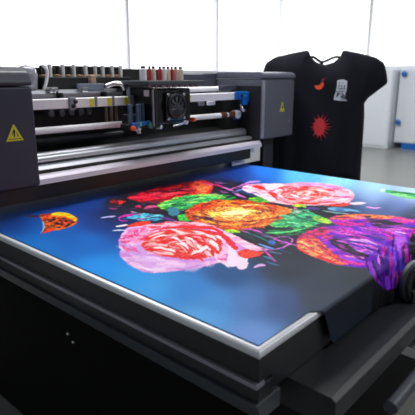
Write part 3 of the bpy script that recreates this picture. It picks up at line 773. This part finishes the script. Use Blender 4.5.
# drape: how far each column hangs over the front rim
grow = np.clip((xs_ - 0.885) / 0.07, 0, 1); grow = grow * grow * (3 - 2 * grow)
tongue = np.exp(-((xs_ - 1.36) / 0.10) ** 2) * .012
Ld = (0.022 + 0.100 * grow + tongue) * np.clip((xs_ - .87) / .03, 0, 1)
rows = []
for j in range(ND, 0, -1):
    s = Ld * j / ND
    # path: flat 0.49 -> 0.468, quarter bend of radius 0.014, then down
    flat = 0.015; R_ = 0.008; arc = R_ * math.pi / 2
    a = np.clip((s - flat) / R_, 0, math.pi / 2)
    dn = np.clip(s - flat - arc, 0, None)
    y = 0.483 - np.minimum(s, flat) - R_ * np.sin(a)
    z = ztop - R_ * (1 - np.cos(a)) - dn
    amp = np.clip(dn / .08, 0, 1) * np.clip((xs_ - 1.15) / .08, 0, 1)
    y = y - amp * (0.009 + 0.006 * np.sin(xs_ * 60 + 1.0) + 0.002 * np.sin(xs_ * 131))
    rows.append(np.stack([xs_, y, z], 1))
for j in range(NY):
    rows.append(np.stack([xs_, np.full(NX, ysb[j]), np.full(NX, ztop)], 1))
G = np.array(rows)
# soft relief of the cloth near the fold on the right
bumpz = 0.004 * np.exp(-((G[..., 1] - .52) / .06) ** 2) * np.clip((G[..., 0] - 1.18) / .08, 0, 1) * (1 + np.sin(G[..., 0] * 74 + 1.0)) * (G[..., 1] > .465)
G[..., 2] += bumpz
NR = len(rows)
V = G.reshape(-1, 3)
# drawing coordinates of the artwork: image pixels of each vertex, projected through the camera
rel = V - np.array([0, 0, 1.4])
Fv = np.array([FW.x * math.cos(PITCH), FW.y * math.cos(PITCH), -math.sin(PITCH)])
Uv = np.array([FW.x * math.sin(PITCH), FW.y * math.sin(PITCH), math.cos(PITCH)])
Rv = np.array([RT.x, RT.y, 0])
w_ = rel @ Fv
uu = 207.5 + 487 * (rel @ Rv) / w_
vv = 207.5 - 487 * (rel @ Uv) / w_
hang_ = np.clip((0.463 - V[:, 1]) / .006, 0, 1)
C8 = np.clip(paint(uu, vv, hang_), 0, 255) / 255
Cl = np.where(C8 <= .04045, C8 / 12.92, ((C8 + .055) / 1.055) ** 2.4)
me = bpy.data.meshes.new('printed_fabric')
idx = np.arange(NR * NX).reshape(NR, NX)
quads = np.stack([idx[:-1, :-1], idx[:-1, 1:], idx[1:, 1:], idx[1:, :-1]], -1).reshape(-1, 4)
org = np.array([1.45, 1.2, ztop])
me.vertices.add(len(V)); me.vertices.foreach_set('co', (V - org).astype(np.float32).ravel())
me.loops.add(quads.size); me.loops.foreach_set('vertex_index', quads.ravel().astype(np.int32))
me.polygons.add(len(quads)); me.polygons.foreach_set('loop_start', np.arange(0, quads.size, 4, dtype=np.int32))
me.polygons.foreach_set('loop_total', np.full(len(quads), 4, dtype=np.int32))
me.update(calc_edges=True)
ca = me.color_attributes.new('artwork', 'FLOAT_COLOR', 'POINT')
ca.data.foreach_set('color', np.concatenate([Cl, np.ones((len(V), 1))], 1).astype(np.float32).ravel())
me.polygons.foreach_set('use_smooth', np.ones(len(quads), bool))
fm = mat('printed_satin_fabric', (128, 128, 128), 0.55, scale=900, bump=0.04, spec=0.12)
nt = fm.node_tree
at_ = nt.nodes.new('ShaderNodeAttribute'); at_.attribute_name = 'artwork'
nt.links.new(at_.outputs['Color'], nt.nodes['Principled BSDF'].inputs['Base Color'])
me.materials.append(fm)
fab = bpy.data.objects.new('printed_fabric', me)
fab.location = tuple(org)
COL.objects.link(fab)
tag(fab, 'blue fabric printed with roses and a purple flower, spread over the table', 'fabric')
so = fab.modifiers.new('thickness', 'SOLIDIFY'); so.thickness = 0.0012; so.offset = 1

# ------------------------------------------------------------------ printer gantry
P = thing('flatbed_printer', (1.6, 1.9, 0), 'large charcoal flatbed printer whose gantry of rails spans the table', 'printer')
GX0, GX1, GY = 0.925, 2.36, 1.68
hl = obj('left_housing', prism(B(), [(GY, 1.004), (GY, 1.368), (2.15, 1.368), (2.15, 1.004)], 0.40, GX0), M['body'], P, bevel=0.008)
obj('top_cover', prism(B(), [(GY - 0.006, 1.372), (GY - 0.008, 1.384), (GY + 0.012, 1.42), (GY + 0.05, 1.434), (2.16, 1.436), (2.16, 1.372)], 0.39, GX0 - 0.002), M['body'], hl, bevel=0.006)
hr = obj('right_housing', box(B(), GX1, 2.685, GY, 2.15, 1.045, 1.392), M['body_lit'], P, bevel=0.012, seg=3)
obj('top_cover', prism(B(), [(GY - 0.004, 1.394), (GY - 0.004, 1.412), (GY + 0.012, 1.428), (GY + 0.03, 1.432), (2.155, 1.434), (2.155, 1.394)], GX1 - 0.004, 2.69), M['body_lit'], hr, bevel=0.008, seg=3)


# stickers are sub-parts of the housings: triangle on the parent, mark joined below
def sticker2(cx, cz, w, h, y, parent):
    bm = prism(B(), [(cx - w / 2, cz - h / 2), (cx + w / 2, cz - h / 2), (cx + w * 0.03, cz + h / 2), (cx - w * 0.03, cz + h / 2)], y - 0.0015, y, 'y')
    obj('warning_sticker', bm, M['yellow'], parent, label='yellow triangular warning sticker')
    bm = B()
    y1, y0 = y - 0.0025, y - 0.0015
    prism(bm, [(cx - w * .02, cz + h * .24), (cx + w * .05, cz + h * .12), (cx + w * .03, cz - h * .02), (cx + w * .01, cz - h * .26), (cx - w * .05, cz - h * .26), (cx - w * .03, cz - h * .05), (cx - w * .09, cz + h * .06)], y1, y0, 'y')
    prism(bm, [(cx - w * .11, cz + h * .02), (cx - w * .07, cz + h * .05), (cx - w * .09, cz - h * .14), (cx - w * .14, cz - h * .12)], y1, y0, 'y')
    prism(bm, [(cx + w * .09, cz + h * .02), (cx + w * .13, cz - h * .0), (cx + w * .22, cz - h * .25), (cx + w * .17, cz - h * .25)], y1, y0, 'y')
    prism(bm, [(cx - w * .36, cz - h * .40), (cx + w * .36, cz - h * .40), (cx + w * .36, cz - h * .36), (cx - w * .36, cz - h * .36)], y1, y0, 'y')
    obj('warning_mark', bm, M['mark'], parent, label='black hand mark on the sticker')


sticker2(0.840, 1.2095, 0.066, 0.058, GY, hl)
sticker2(2.553, 1.229, 0.052, 0.058, GY, hr)
obj('screw', lathe(B(), (2.636, GY, 1.137), (0, -1, 0), [(0, 0.008), (0.004, 0.007), (0.005, 0)], 14), M['steel'], hr, smooth=40)
obj('bay_side_panel', box(B(), 2.352, 2.3595, 1.705, 2.043, 1.05, 1.352), M['dark'], P)
obj('edge_highlight', box(B(), 2.3565, 2.368, 1.6775, 1.69, 1.055, 1.385), M['greyrail'], hr, label='light strip standing for the highlight on the housing edge')  # pale strip added as the bright highlight of the rounded edge
obj('support_column', box(B(), 2.37, 2.49, 1.86, 1.98, 0.0, 1.045), M['black'], P, bevel=0.006)
obj('support_column', box(B(), 2.51, 2.62, 1.78, 1.95, 0.0, 1.045), M['body'], P, bevel=0.006)
obj('support_column', box(B(), 0.50, 0.62, 1.85, 2.05, 0.0, 1.004), M['body'], P, bevel=0.006)
obj('end_plate', box(B(), 2.15, 2.42, 1.739, 1.7435, 0.908, 1.034), M['white'], P, bevel=0.004, label='white end plate')

# back shell of the gantry bay
obj('back_panel', box(B(), GX0, GX1, 2.05, 2.08, 0.96, 1.33), M['dark'], P)
obj('back_cover', box(B(), GX0, GX1, 2.044, 2.09, 1.332, 1.418), M['body_lit'], P, bevel=0.004)
obj('cover_trim', box(B(), 1.86, GX1, 2.036, 2.10, 1.422, 1.442), M['rail'], P, bevel=0.004, label='pale metal strip')
obj('ink_supply_shelf', box(B(), 1.10, 1.56, 1.90, 2.0, 1.345, 1.402), M['black'], P, bevel=0.004)
obj('ink_supply_cover', box(B(), GX0, 1.86, 2.00, 2.044, 1.33, 1.442), M['dark'], P, bevel=0.004)

# front lower beam: lilac strip above a black skirt
bm = prism(B(), [(1.700, 0.944), (1.700, 1.002), (1.74, 1.002), (1.74, 0.944)], 0.40, 2.27)
obj('skirt', bm, M['black'], P, bevel=0.002)
bm = prism(B(), [(1.684, 1.004), (1.688, 1.024), (1.700, 1.035), (1.738, 1.035), (1.738, 1.004)], GX0 - 0.01, GX1)
obj('front_strip', bm, M['lilac'], P, bevel=0.001, label='pale satin aluminium strip')
obj('bay_beam', box(B(), GX0, 2.34, 1.744, 1.775, 1.004, 1.047), M['black'], P)
obj('guide_strip', prism(B(), [(1.742, 1.050), (1.748, 1.062), (1.775, 1.064), (1.775, 1.0475), (1.742, 1.0475)], GX0, 2.34), M['alu'], P)
obj('feed_roller', cyl(B(), (GX0, 1.815, 1.079), (2.345, 1.815, 1.079), 0.029, n=36), M['alu'], P, smooth=40)
obj('bay_floor', prism(B(), [(1.78, 0.98), (1.78, 1.035), (2.05, 1.10), (2.05, 0.98)], GX0, GX1), M['black'], P)
obj('rear_roller', cyl(B(), (GX0, 1.97, 1.128), (1.55, 1.97, 1.128), 0.014), M['bed2'], P, smooth=40)

# rails
wr = obj('white_rail', box(B(), GX0, 2.335, 1.80, 1.845, 1.2765, 1.3165), M['rail'], P, bevel=0.004)
ur = obj('grey_rail', prism(B(), [(1.895, 1.316), (1.885, 1.332), (1.89, 1.350), (1.93, 1.352), (1.94, 1.316)], GX0, 1.50), M['greyrail'], P, bevel=0.003)
obj('tube_rail', cyl(B(), (1.70, 1.91, 1.3355), (2.33, 1.91, 1.3355), 0.0145), M['rail'], P, smooth=40, label='pale round rail')
lr = obj('lower_rail', cyl(B(), (GX0, 1.86, 1.187), (2.25, 1.86, 1.187), 0.0145), M['rail'], P, smooth=40, label='pale round lower rail')
obj('copper_sleeve', lathe(B(), (2.18, 1.86, 1.187), (1, 0, 0), [(0, .015), (0.01, .017), (.05, .017), (.06, .013), (.10, .014), (.11, .021), (.14, .02), (.15, .012), (.17, .012)], 18), M['brown'], lr, smooth=40, label='brown copper sleeve')
obj('end_cap', lathe(B(), (2.325, 1.855, 1.187), (-0.2, -1, 0), [(-0.03, 0.02), (0.0, 0.024), (0.02, 0.024), (0.028, 0.016), (0.03, 0)], 18), M['white'], lr, smooth=40, label='white and blue end cap')
obj('end_cap_ring', lathe(B(), (2.329, 1.852, 1.178), (-0.2, -1, 0), [(-0.02, 0.025), (0.008, 0.0265), (0.012, 0.025)], 18), M['blue'], lr, smooth=40, label='blue ring of the end cap')
# blue bracket at the rail's end
bk = obj('blue_bracket', box(B(), 2.235, 2.335, 1.785, 1.80, 1.278, 1.322), M['blue'], P, bevel=0.005, label='bright blue end bracket')
bm = box(B(), 2.29, 2.335, 1.775, 1.80, 1.245, 1.30)
box(bm, 2.325, 2.358, 1.78, 1.83, 1.26, 1.318)
obj('bracket_foot', bm, M['blue'], bk, bevel=0.004)
obj('bolt', lathe(B(), (2.285, 1.784, 1.300), (0, -1, 0), [(0, 0.009), (0.004, 0.008), (0.005, 0)], 12), M['black'], bk, smooth=40)
obj('bracket_cap', box(B(), 2.21, 2.34, 1.86, 1.90, 1.326, 1.356), M['body'], P, bevel=0.006)
hose = obj('hose_fitting', tube(B(), [(2.30, 1.80, 1.245), (2.295, 1.79, 1.228), (2.31, 1.785, 1.214), (2.335, 1.79, 1.21)], 0.011), M['steel'], P, smooth=60)
for x0, w, m in ((1.99, .04, 'greyplas'), (2.06, .06, 'white')):
    obj('switch_block', box(B(), x0, x0 + w, 1.842, 1.858, 1.250, 1.272), M[m], P, bevel=0.004)
# clamps, yellow stickers and clips on the white rail
for x in (1.165, 1.478):
    c = obj('rail_clamp', box(B(), x - 0.02, x + 0.012, 1.788, 1.802, 1.270, 1.322), M['greyplas'], wr, bevel=0.005)
for x in (1.160, 1.172, 1.492):
    obj('clamp_screw', lathe(B(), (x, 1.788, 1.286 if x < 1.165 else 1.303), (0, -1, 0), [(0, 0.009), (0.006, 0.008), (0.008, 0)], 12), M['black'], wr, smooth=40)
for x in (1.262, 1.355, 1.449, 1.862):
    obj('yellow_sticker', box(B(), x - 0.012, x + 0.010, 1.7985, 1.8005, 1.280, 1.313), M['yellow'], wr, label='small yellow sticker')
    if x < 1.4: obj('grey_tab', box(B(), x + 0.014, x + 0.026, 1.797, 1.8005, 1.279, 1.322), M['greyplas'], wr)
for x in (1.105, 1.125, 1.262, 1.275):
    obj('clip', box(B(), x, x + 0.022, 1.866, 1.90, 1.336, 1.362), M['steel'], ur, bevel=0.006)
for x in (1.145, 1.372):
    obj('hook', box(B(), x, x + 0.012, 1.848, 1.89, 1.300, 1.338), M['black'], ur, bevel=0.003)
obj('label_plate', box(B(), 1.245, 1.385, 1.872, 1.884, 1.346, 1.374), mat('blue_grey_plate', (112, 122, 140), 0.4), P, bevel=0.003)
obj('sensor_block', box(B(), 1.318, 1.35, 1.88, 1.92, 1.362, 1.412), M['beige'], P, bevel=0.006, label='beige block')
obj('sensor_pin', cyl(B(), (1.49, 1.83, 1.318), (1.49, 1.83, 1.36), 0.012), M['greyrail'], P, smooth=40)
obj('hose_elbow', tube(B(), [(1.385, 1.86, 1.36), (1.42, 1.85, 1.372), (1.455, 1.84, 1.37), (1.468, 1.83, 1.345)], 0.012), M['steel'], P, smooth=60)
for x in (1.155, 1.208, 1.257, 1.308, 1.352):
    obj('guide_knob', lathe(B(), (x, 1.98, 1.248), (0, -1, 0), [(-0.05, 0.012), (0, 0.015), (0.02, 0.018), (0.03, 0.014), (0.034, 0)], 18), mat('dim_grey_plastic', (84, 86, 92), 0.4), P, smooth=40)
for x in (1.43, 1.46, 1.49):
    obj('guide_pin', cyl(B(), (x, 1.93, 1.19), (x, 1.93, 1.29), 0.007), M['beige'], P, smooth=40)

# curved grey jug at the left end, with a white hose
j = obj('waste_bottle', lathe(B(), (1.04, 1.93, 1.35), (0, 0, 1), [(0, 0), (0, .035), (.006, .042), (.06, .046), (.085, .04), (.095, .02), (.1, 0)], 28), M['greyplas'], P, smooth=50, label='grey rounded bottle')
obj('bottle_hose', tube(B(), [(1.098, 1.90, 1.35), (1.108, 1.89, 1.39), (1.112, 1.89, 1.43), (1.10, 1.90, 1.45)], 0.007), M['white'], P, smooth=60, label='curved white hose')

# ------------------------------------------------------------------ print carriage
K = thing('print_carriage', (1.64, 1.72, 1.18), 'black print carriage with a round fan riding on the white rail', 'carriage')
obj('carriage_body', box(B(), 1.545, 1.775, 1.665, 1.80, 1.192, 1.352), M['gloss'], K, bevel=0.008)
obj('side_plate', box(B(), 1.530, 1.545, 1.65, 1.86, 1.180, 1.355), M['black'], K, bevel=0.003)
obj('edge_strip', box(B(), 1.5235, 1.530, 1.655, 1.663, 1.185, 1.35), M['greyrail'], K)
obj('tag_plate', box(B(), 1.521, 1.53, 1.685, 1.715, 1.318, 1.345), M['white'], K, bevel=0.002, label='small white tag')
tp = obj('top_plate', box(B(), 1.50, 1.875, 1.66, 1.90, 1.366, 1.386), M['bed2'], K, bevel=0.004)
M['pinkscrew'] = mat('pinkish_screws', (120, 92, 104), 0.4, 0.5)
for i in range(9): obj('plate_screw', box(B(), 1.50 + i * .038, 1.515 + i * .038, 1.652, 1.664, 1.356, 1.366), M['pinkscrew'], tp)
hub = (1.655, 1.665, 1.270)
fan = obj('fan', box(B(), 1.598, 1.722, 1.648, 1.668, 1.203, 1.336), M['gloss'], K, bevel=0.012, seg=3)
bm = lathe(B(), (1.660, 1.650, 1.270), (0, -1, 0), [(0, .060), (.010, .058), (.013, .054), (.010, .048), (.002, .046)], 40)
obj('fan_ring', bm, M['black'], fan, smooth=40)
obj('fan_grille', lathe(B(), (1.660, 1.650, 1.270), (0, -1, 0), [(0, .047), (.004, .044), (.005, .02), (.009, .017), (.010, 0)], 40), M['lens'], fan, smooth=40)
bm = B()
for i in range(9):
    a = i * math.tau / 9
    r0, r1 = .018, .045
    c, s = math.cos(a), math.sin(a)
    c2, s2 = math.cos(a + .5), math.sin(a + .5)
    v = [bm.verts.new((1.660 + r0 * c, 1.643, 1.270 + r0 * s)), bm.verts.new((1.660 + r1 * c, 1.645, 1.270 + r1 * s)),
         bm.verts.new((1.660 + r1 * c2, 1.640, 1.270 + r1 * s2)), bm.verts.new((1.660 + r0 * c2, 1.640, 1.270 + r0 * s2))]
    w = [bm.verts.new(q.co + Vector((0, -.0015, 0))) for q in v]
    bm.faces.new(v); bm.faces.new(w[::-1])
    for k in range(4): bm.faces.new((v[k], v[(k + 1) % 4], w[(k + 1) % 4], w[k]))
obj('fan_blades', bm, M['blade'], fan)
for x, z in ((1.610, 1.324), (1.710, 1.324), (1.610, 1.216), (1.710, 1.216)):
    obj('screw', lathe(B(), (x, 1.648, z), (0, -1, 0), [(0, 0.008), (0.003, 0.007), (0.004, 0)], 14), M['steel'], fan, smooth=40)
obj('arm', tube(B(), [(1.64, 1.655, 1.182), (1.68, 1.65, 1.186), (1.72, 1.65, 1.196)], 0.007), M['steel'], K, smooth=60)
for x, z, m in ((1.575, 1.180, 'steel'), (1.745, 1.190, 'steel'), (1.80, 1.200, 'orange')):
    obj('nozzle_cap', lathe(B(), (x, 1.675, z), (0, -1, 0), [(-.012, .010), (0, .011), (.014, .009), (.018, 0)], 14), M[m], K, smooth=40, label='orange cap' if m == 'orange' else None)
obj('rail_slider', box(B(), 1.775, 1.85, 1.74, 1.80, 1.205, 1.29), mat('blue_grey_block', (60, 72, 86), 0.4), K, bevel=0.006)

for c_ in K.children: c_.location.x -= 0.04
# hose cluster on the carriage's left
obj('manifold', box(B(), 1.375, 1.50, 1.70, 1.76, 1.178, 1.20), M['black'], K, bevel=0.006)
for x, y in ((1.382, 1.70), (1.402, 1.712), (1.428, 1.70), (1.450, 1.71), (1.475, 1.715)):
    obj('hose', cyl(B(), (x, y, 1.205), (x, y, 1.286), 0.0065), M['tubeblue'], K, smooth=40, label='blue-grey vertical hose')
for x, m in ((1.395, 'blue'), (1.415, 'blue'), (1.435, 'teal'), (1.455, 'blue'), (1.475, 'blue'), (1.49, 'teal')):
    obj('hose_connector', box(B(), x - .009, x + .009, 1.685, 1.70, 1.186 + (x - 1.39) * .06, 1.206 + (x - 1.39) * .05), M[m], K, bevel=0.003)
obj('connector_cap', lathe(B(), (1.386, 1.688, 1.184), (0, -1, 0), [(0, .011), (.012, .011), (.016, .006), (.016, 0)], 14), M['orange'], K, smooth=40, label='orange cap')
obj('connector_cap', lathe(B(), (1.492, 1.688, 1.190), (0, -1, 0), [(0, .014), (.012, .014), (.016, .008), (.016, 0)], 14), M['teal'], K, smooth=40, label='teal cap')
obj('drip_nozzle', lathe(B(), (1.425, 1.70, 1.186), (0, -.4, -1), [(0, .014), (.012, .016), (.02, .01), (.03, .009), (.032, 0)], 14), M['steel'], K, smooth=40)
obj('carriage_arm', box(B(), 1.40, 1.545, 1.72, 1.78, 1.19, 1.24), M['black'], K, bevel=0.006)

# ink tubes along the rear
TL = ['', 'second slim white ink tube from the left housing, right of the leftmost one', 'third slim white ink tube counted from the left housing', 'white ink tube just left of the beige sensor block',
      'white ink tube just right of the beige sensor block', 'white ink tube third from the row\'s right end', 'white ink tube beside the rightmost one of the rear row', 'rightmost slim white ink tube of the rear row, next to the cartridges']
first = None
for i, x in enumerate((1.150, 1.212, 1.268, 1.330, 1.384, 1.425, 1.480, 1.530)):
    if first is None:
        t = thing('ink_tube', (x, 1.95, 1.402), 'leftmost slim white ink tube, beside the grey rounded bottle', 'ink tube', 'ink tubes behind the grey rail')
        kids = [obj('tube', cyl(B(), (x + .012, 1.95, 1.402), (x + .012, 1.95, 1.455), 0.009), M['white'], t, smooth=40),
                obj('barrel', cyl(B(), (x - .016, 1.955, 1.402), (x - .016, 1.955, 1.45), 0.017), M['gloss'], t, smooth=40),
                obj('collar', cyl(B(), (x - .016, 1.955, 1.403), (x - .016, 1.955, 1.412), 0.0185), M['gold'], t, smooth=40)]
        first = (t, kids)
    else:
        r = first[0].copy(); COL.objects.link(r); r.location.x = x
        for c in first[1]:
            d = c.copy(); COL.objects.link(d); d.parent = r
        r['label'] = TL[i]
cols = [(1.556, .017, 'white', 'wide white'), (1.595, .0085, 'red', 'thin red'), (1.620, .0125, 'cream', 'cream'), (1.662, .010, 'red', 'deep red'), (1.688, .0125, 'white', 'white'),
        (1.716, .0115, 'cream', 'cream'), (1.742, .009, 'red', 'slim red'), (1.768, .0125, 'pink', 'pale pink'), (1.802, .0145, 'cream', 'cream')]
names = ['wide white ink cartridge at the left end of the carriage row', 'thin red ink cartridge right beside the wide white one', 'cream ink cartridge between the two leftmost red ones',
         'deep red ink cartridge standing above the fan\'s left edge', 'white ink cartridge standing directly above the carriage fan', 'cream ink cartridge just left of the rightmost red one',
         'slim rightmost red ink cartridge on the carriage plate', 'pale pink ink cartridge second from the right end of the carriage row', 'broad cream ink cartridge at the right end of the carriage row']
for (x, r, m, _), nm in zip(cols, names):
    t = thing('ink_cartridge', (x, 1.80, 1.386), nm, 'ink cartridge', 'ink cartridges standing on the carriage plate')
    obj('barrel', cyl(B(), (x, 1.80, 1.386), (x, 1.80, 1.440), r), M[m], t, smooth=40)
    obj('cap', cyl(B(), (x, 1.80, 1.440), (x, 1.80, 1.452), r * .6), M['black'], t, smooth=40)

# ------------------------------------------------------------------ black t-shirt on a display stand
SC = Vector((0, 0, 1.4)) + FW * 3.3
SC = Vector((SC.x, SC.y, 0)) + RT * (114.5 / 487 * 3.3 * 0.985)
OUT = [(0.0, .68), (.292, .685), (.288, .9), (.284, 1.15), (.276, 1.235), (.30, 1.270), (.36, 1.318), (.420, 1.364), (.408, 1.42), (.385, 1.49),
       (.33, 1.525), (.22, 1.552), (.11, 1.572), (.095, 1.53), (.055, 1.495), (0.0, 1.48)]
OUT = OUT + [(-x if z > 1.3 else -x - .05, z) for x, z in OUT[-2:0:-1]]
OP = np.array(OUT)


def sdepth(x, z, d):
    """half thickness of the hanging shirt"""
    lim = 0.075
    t = np.clip(d / 0.13, 0, 1)
    w = lim * np.sqrt(1 - (1 - t) ** 2) * (1 - .65 * np.clip((np.abs(x) - .26) / .1, 0, 1))
    low = np.clip((1.25 - z) / 0.5, 0, 1)
    f = 0.010 * np.sin(x * 38 + 1.5 * np.sin(z * 4)) * low + 0.008 * np.sin(x * 21 + z * 9) * (1 - low)
    return w + f * t


def shirt():
    h = 0.0095
    nx = int(.86 / h) + 2; nz = int(.92 / h) + 2
    gx, gz = np.meshgrid(-.43 + h * np.arange(nx), .67 + h * np.arange(nz), indexing='ij')
    d, ins, bx, bz = polydist(gx, gz, OUT)
    keep = ins & (d > h * 0.35)
    cell = keep[:-1, :-1] & keep[1:, :-1] & keep[:-1, 1:] & keep[1:, 1:]
    used = np.zeros_like(keep)
    for a in (0, 1):
        for b in (0, 1):
            used[a:nx - 1 + a, b:nz - 1 + b] |= cell
    full = np.zeros(keep.shape, int)
    for a in (0, 1):
        for b in (0, 1):
            full[a:nx - 1 + a, b:nz - 1 + b] += cell
    bm = B()
    F, K = {}, {}
    for i in range(nx):
        for k in range(nz):
            if not used[i, k]: continue
            if full[i, k] < 4:
                v = bm.verts.new((bx[i, k], 0, bz[i, k]))
                F[i, k] = K[i, k] = v
            else:
                s = float(sdepth(gx[i, k], gz[i, k], d[i, k]))
                F[i, k] = bm.verts.new((gx[i, k], -s, gz[i, k]))
                K[i, k] = bm.verts.new((gx[i, k], s * .8, gz[i, k]))
    for i in range(nx - 1):
        for k in range(nz - 1):
            if cell[i, k]:
                q = [(i, k), (i + 1, k), (i + 1, k + 1), (i, k + 1)]
                for D, rev in ((F, False), (K, True)):
                    vs = [D[t] for t in q]
                    try: bm.faces.new(vs[::-1] if rev else vs)
                    except ValueError: pass
    return bm


RZ = math.atan2(RT.y, RT.x)


def placed(o):
    return o


S = thing('t_shirt', (SC.x, SC.y, 0), 'black t-shirt with a red sunburst print hanging behind the printer', 't-shirt')
S.rotation_euler = (0, 0, RZ)


def sobj(name, bm, m, label=None, smooth=60):
    me = bpy.data.meshes.new(name)
    bmesh.ops.recalc_face_normals(bm, faces=bm.faces)
    bm.to_mesh(me); bm.free(); me.materials.append(m)
    for p in me.polygons: p.use_smooth = True
    o = bpy.data.objects.new(name, me); COL.objects.link(o); o.parent = S
    if label: o['label'] = label
    return o


sobj('shirt_body', shirt(), M['shirt'])


def surf(x, z, lift=.002):
    d, ins, _, _ = polydist(np.array([x]), np.array([z]), OUT)
    return -float(sdepth(np.array([x]), np.array([z]), d)[0]) - lift


def patch(bm, pts, lift=.002):
    """thin print following the shirt's front"""
    c = (sum(p[0] for p in pts) / len(pts), sum(p[1] for p in pts) / len(pts))
    def V(x, z): return bm.verts.new((x, surf(x, z, lift), z))
    rings = [[V(c[0] + (x - c[0]) * f, c[1] + (z - c[1]) * f) for x, z in pts] for f in (.35, .7, 1)]
    cv = V(*c); n = len(pts)
    for k in range(n):
        bm.faces.new((cv, rings[0][k], rings[0][(k + 1) % n]))
        for a, b in zip(rings, rings[1:]):
            bm.faces.new((a[k], b[k], b[(k + 1) % n], a[(k + 1) % n]))
    return bm


def sp(px, py):  # image pixels mapped to shirt coordinates (x from its centre line, z height)
    return ((px - 322) * .00655 - .021, 1.414 - (py - 77) * .0066)


# sunburst: oval core with tapering rays
bm = B()
cx, cz = sp(320.5, 126.5)
patch(bm, [(cx + .038 * math.cos(a) * (1 + .06 * math.sin(5 * a)), cz + .058 * math.sin(a)) for a in [i * math.tau / 28 for i in range(28)]])
rays = [(0, .088), (18, .08), (-16, .076), (38, .082), (-38, .08), (58, .088), (-58, .092), (76, .09), (-78, .095), (97, .085), (-98, .08), (122, .07), (-124, .06), (155, .055), (-160, .06), (180, .062)]
for a, L in rays:
    t = math.radians(a); c, s = math.cos(t), math.sin(t)
    r0 = .030 if abs(c) > .7 else .046
    L = max(L, r0 + .03)
    w = .0048
    patch(bm, [(cx + c * r0 - s * w, cz + s * r0 + c * w), (cx + c * L, cz + s * L), (cx + c * r0 + s * w, cz + s * r0 - c * w)], .0025)
sobj('sunburst_print', bm, M['redprint'], 'red sunburst print')
# small bird print
pp = lambda L: [sp(*q) for q in L]
sobj('bird_print', patch(B(), pp([(313.5, 87.2), (315.5, 90), (318, 90.8), (320.5, 90), (322.6, 87), (322.8, 84.5), (321.6, 83), (320, 84), (318.8, 86), (316.5, 86.6), (314.5, 86.2)])), M['orangeprint'], 'orange bird print')
sobj('bird_crest_print', patch(B(), pp([(319.5, 84), (321.5, 83.6), (322.8, 81.6), (324.2, 80), (321.8, 79.6), (320.4, 80.8), (320, 82.4)]), .003), M['purpleprint'], 'plum crest of the bird print')
# white emblem with blocky letters and a leaf
sobj('emblem_print', patch(B(), pp([(335, 82), (337.5, 81.2), (341, 81), (345, 82.2), (345, 88), (344.4, 94), (344.6, 99.5), (346, 101.4), (338, 101), (333.2, 100.4), (333.4, 96.5), (334.6, 92.5), (335.2, 87)])), M['whiteprint'], 'white emblem print')
bm = B()
for pl in ([(335.6, 93.6), (339.4, 93.4), (337, 96.4), (335.2, 98.2)], [(336.4, 89.4), (343.6, 89.2), (343.6, 90), (336.4, 90.2)], [(339, 96.8), (341, 96.2), (342.8, 94.6), (342.6, 97), (341, 98), (339.4, 97.8)],
           [(334.5, 92.2), (339, 91.6), (343.6, 91.8), (343.6, 92.4), (339, 92.3), (334.6, 92.8)],
           [(336.6, 86.0), (337.4, 85.8), (337.4, 88.4), (336.6, 88.4)], [(339.2, 86.2), (340, 86.2), (340, 88.6), (339.2, 88.6)], [(342, 86), (342.8, 86), (342.8, 88.8), (342, 88.8)],
           [(336.6, 83), (338, 84.2), (338, 85), (336.6, 84)], [(340.4, 83), (341.4, 84.4), (341.2, 85), (340.2, 84)],
           [(343.8, 93), (344.6, 93), (344.4, 98.6), (343.8, 99)]):
    patch(bm, pp(pl), .004)
sobj('emblem_marks', bm, mat('grey_print_marks', (70, 74, 86), 0.7), 'dark marks inside the emblem')

D = thing('garment_stand', (SC.x, SC.y, 0), 'black metal stand holding up the black t-shirt, mostly hidden behind the table', 'stand')
D.rotation_euler = (0, 0, RZ)
def dobj(name, bm, m):
    o = sobj(name, bm, m); o.parent = D; return o
dobj('pole', cyl(B(), (0, 0.10, 0.02), (0, 0.10, 1.50), 0.012), M['black'])
dobj('shoulder_bar', tube(B(), [(-.17, 0.0, 1.50), (-.08, 0.03, 1.53), (0, 0.085, 1.50), (.08, 0.03, 1.53), (.17, 0.0, 1.50)], 0.008), M['black'])
dobj('stand_base', lathe(B(), (0, .10, 0), (0, 0, 1), [(0, 0), (0, .2), (.012, .2), (.02, .19), (.03, .03), (.05, .014), (.05, 0)], 32), M['black'])
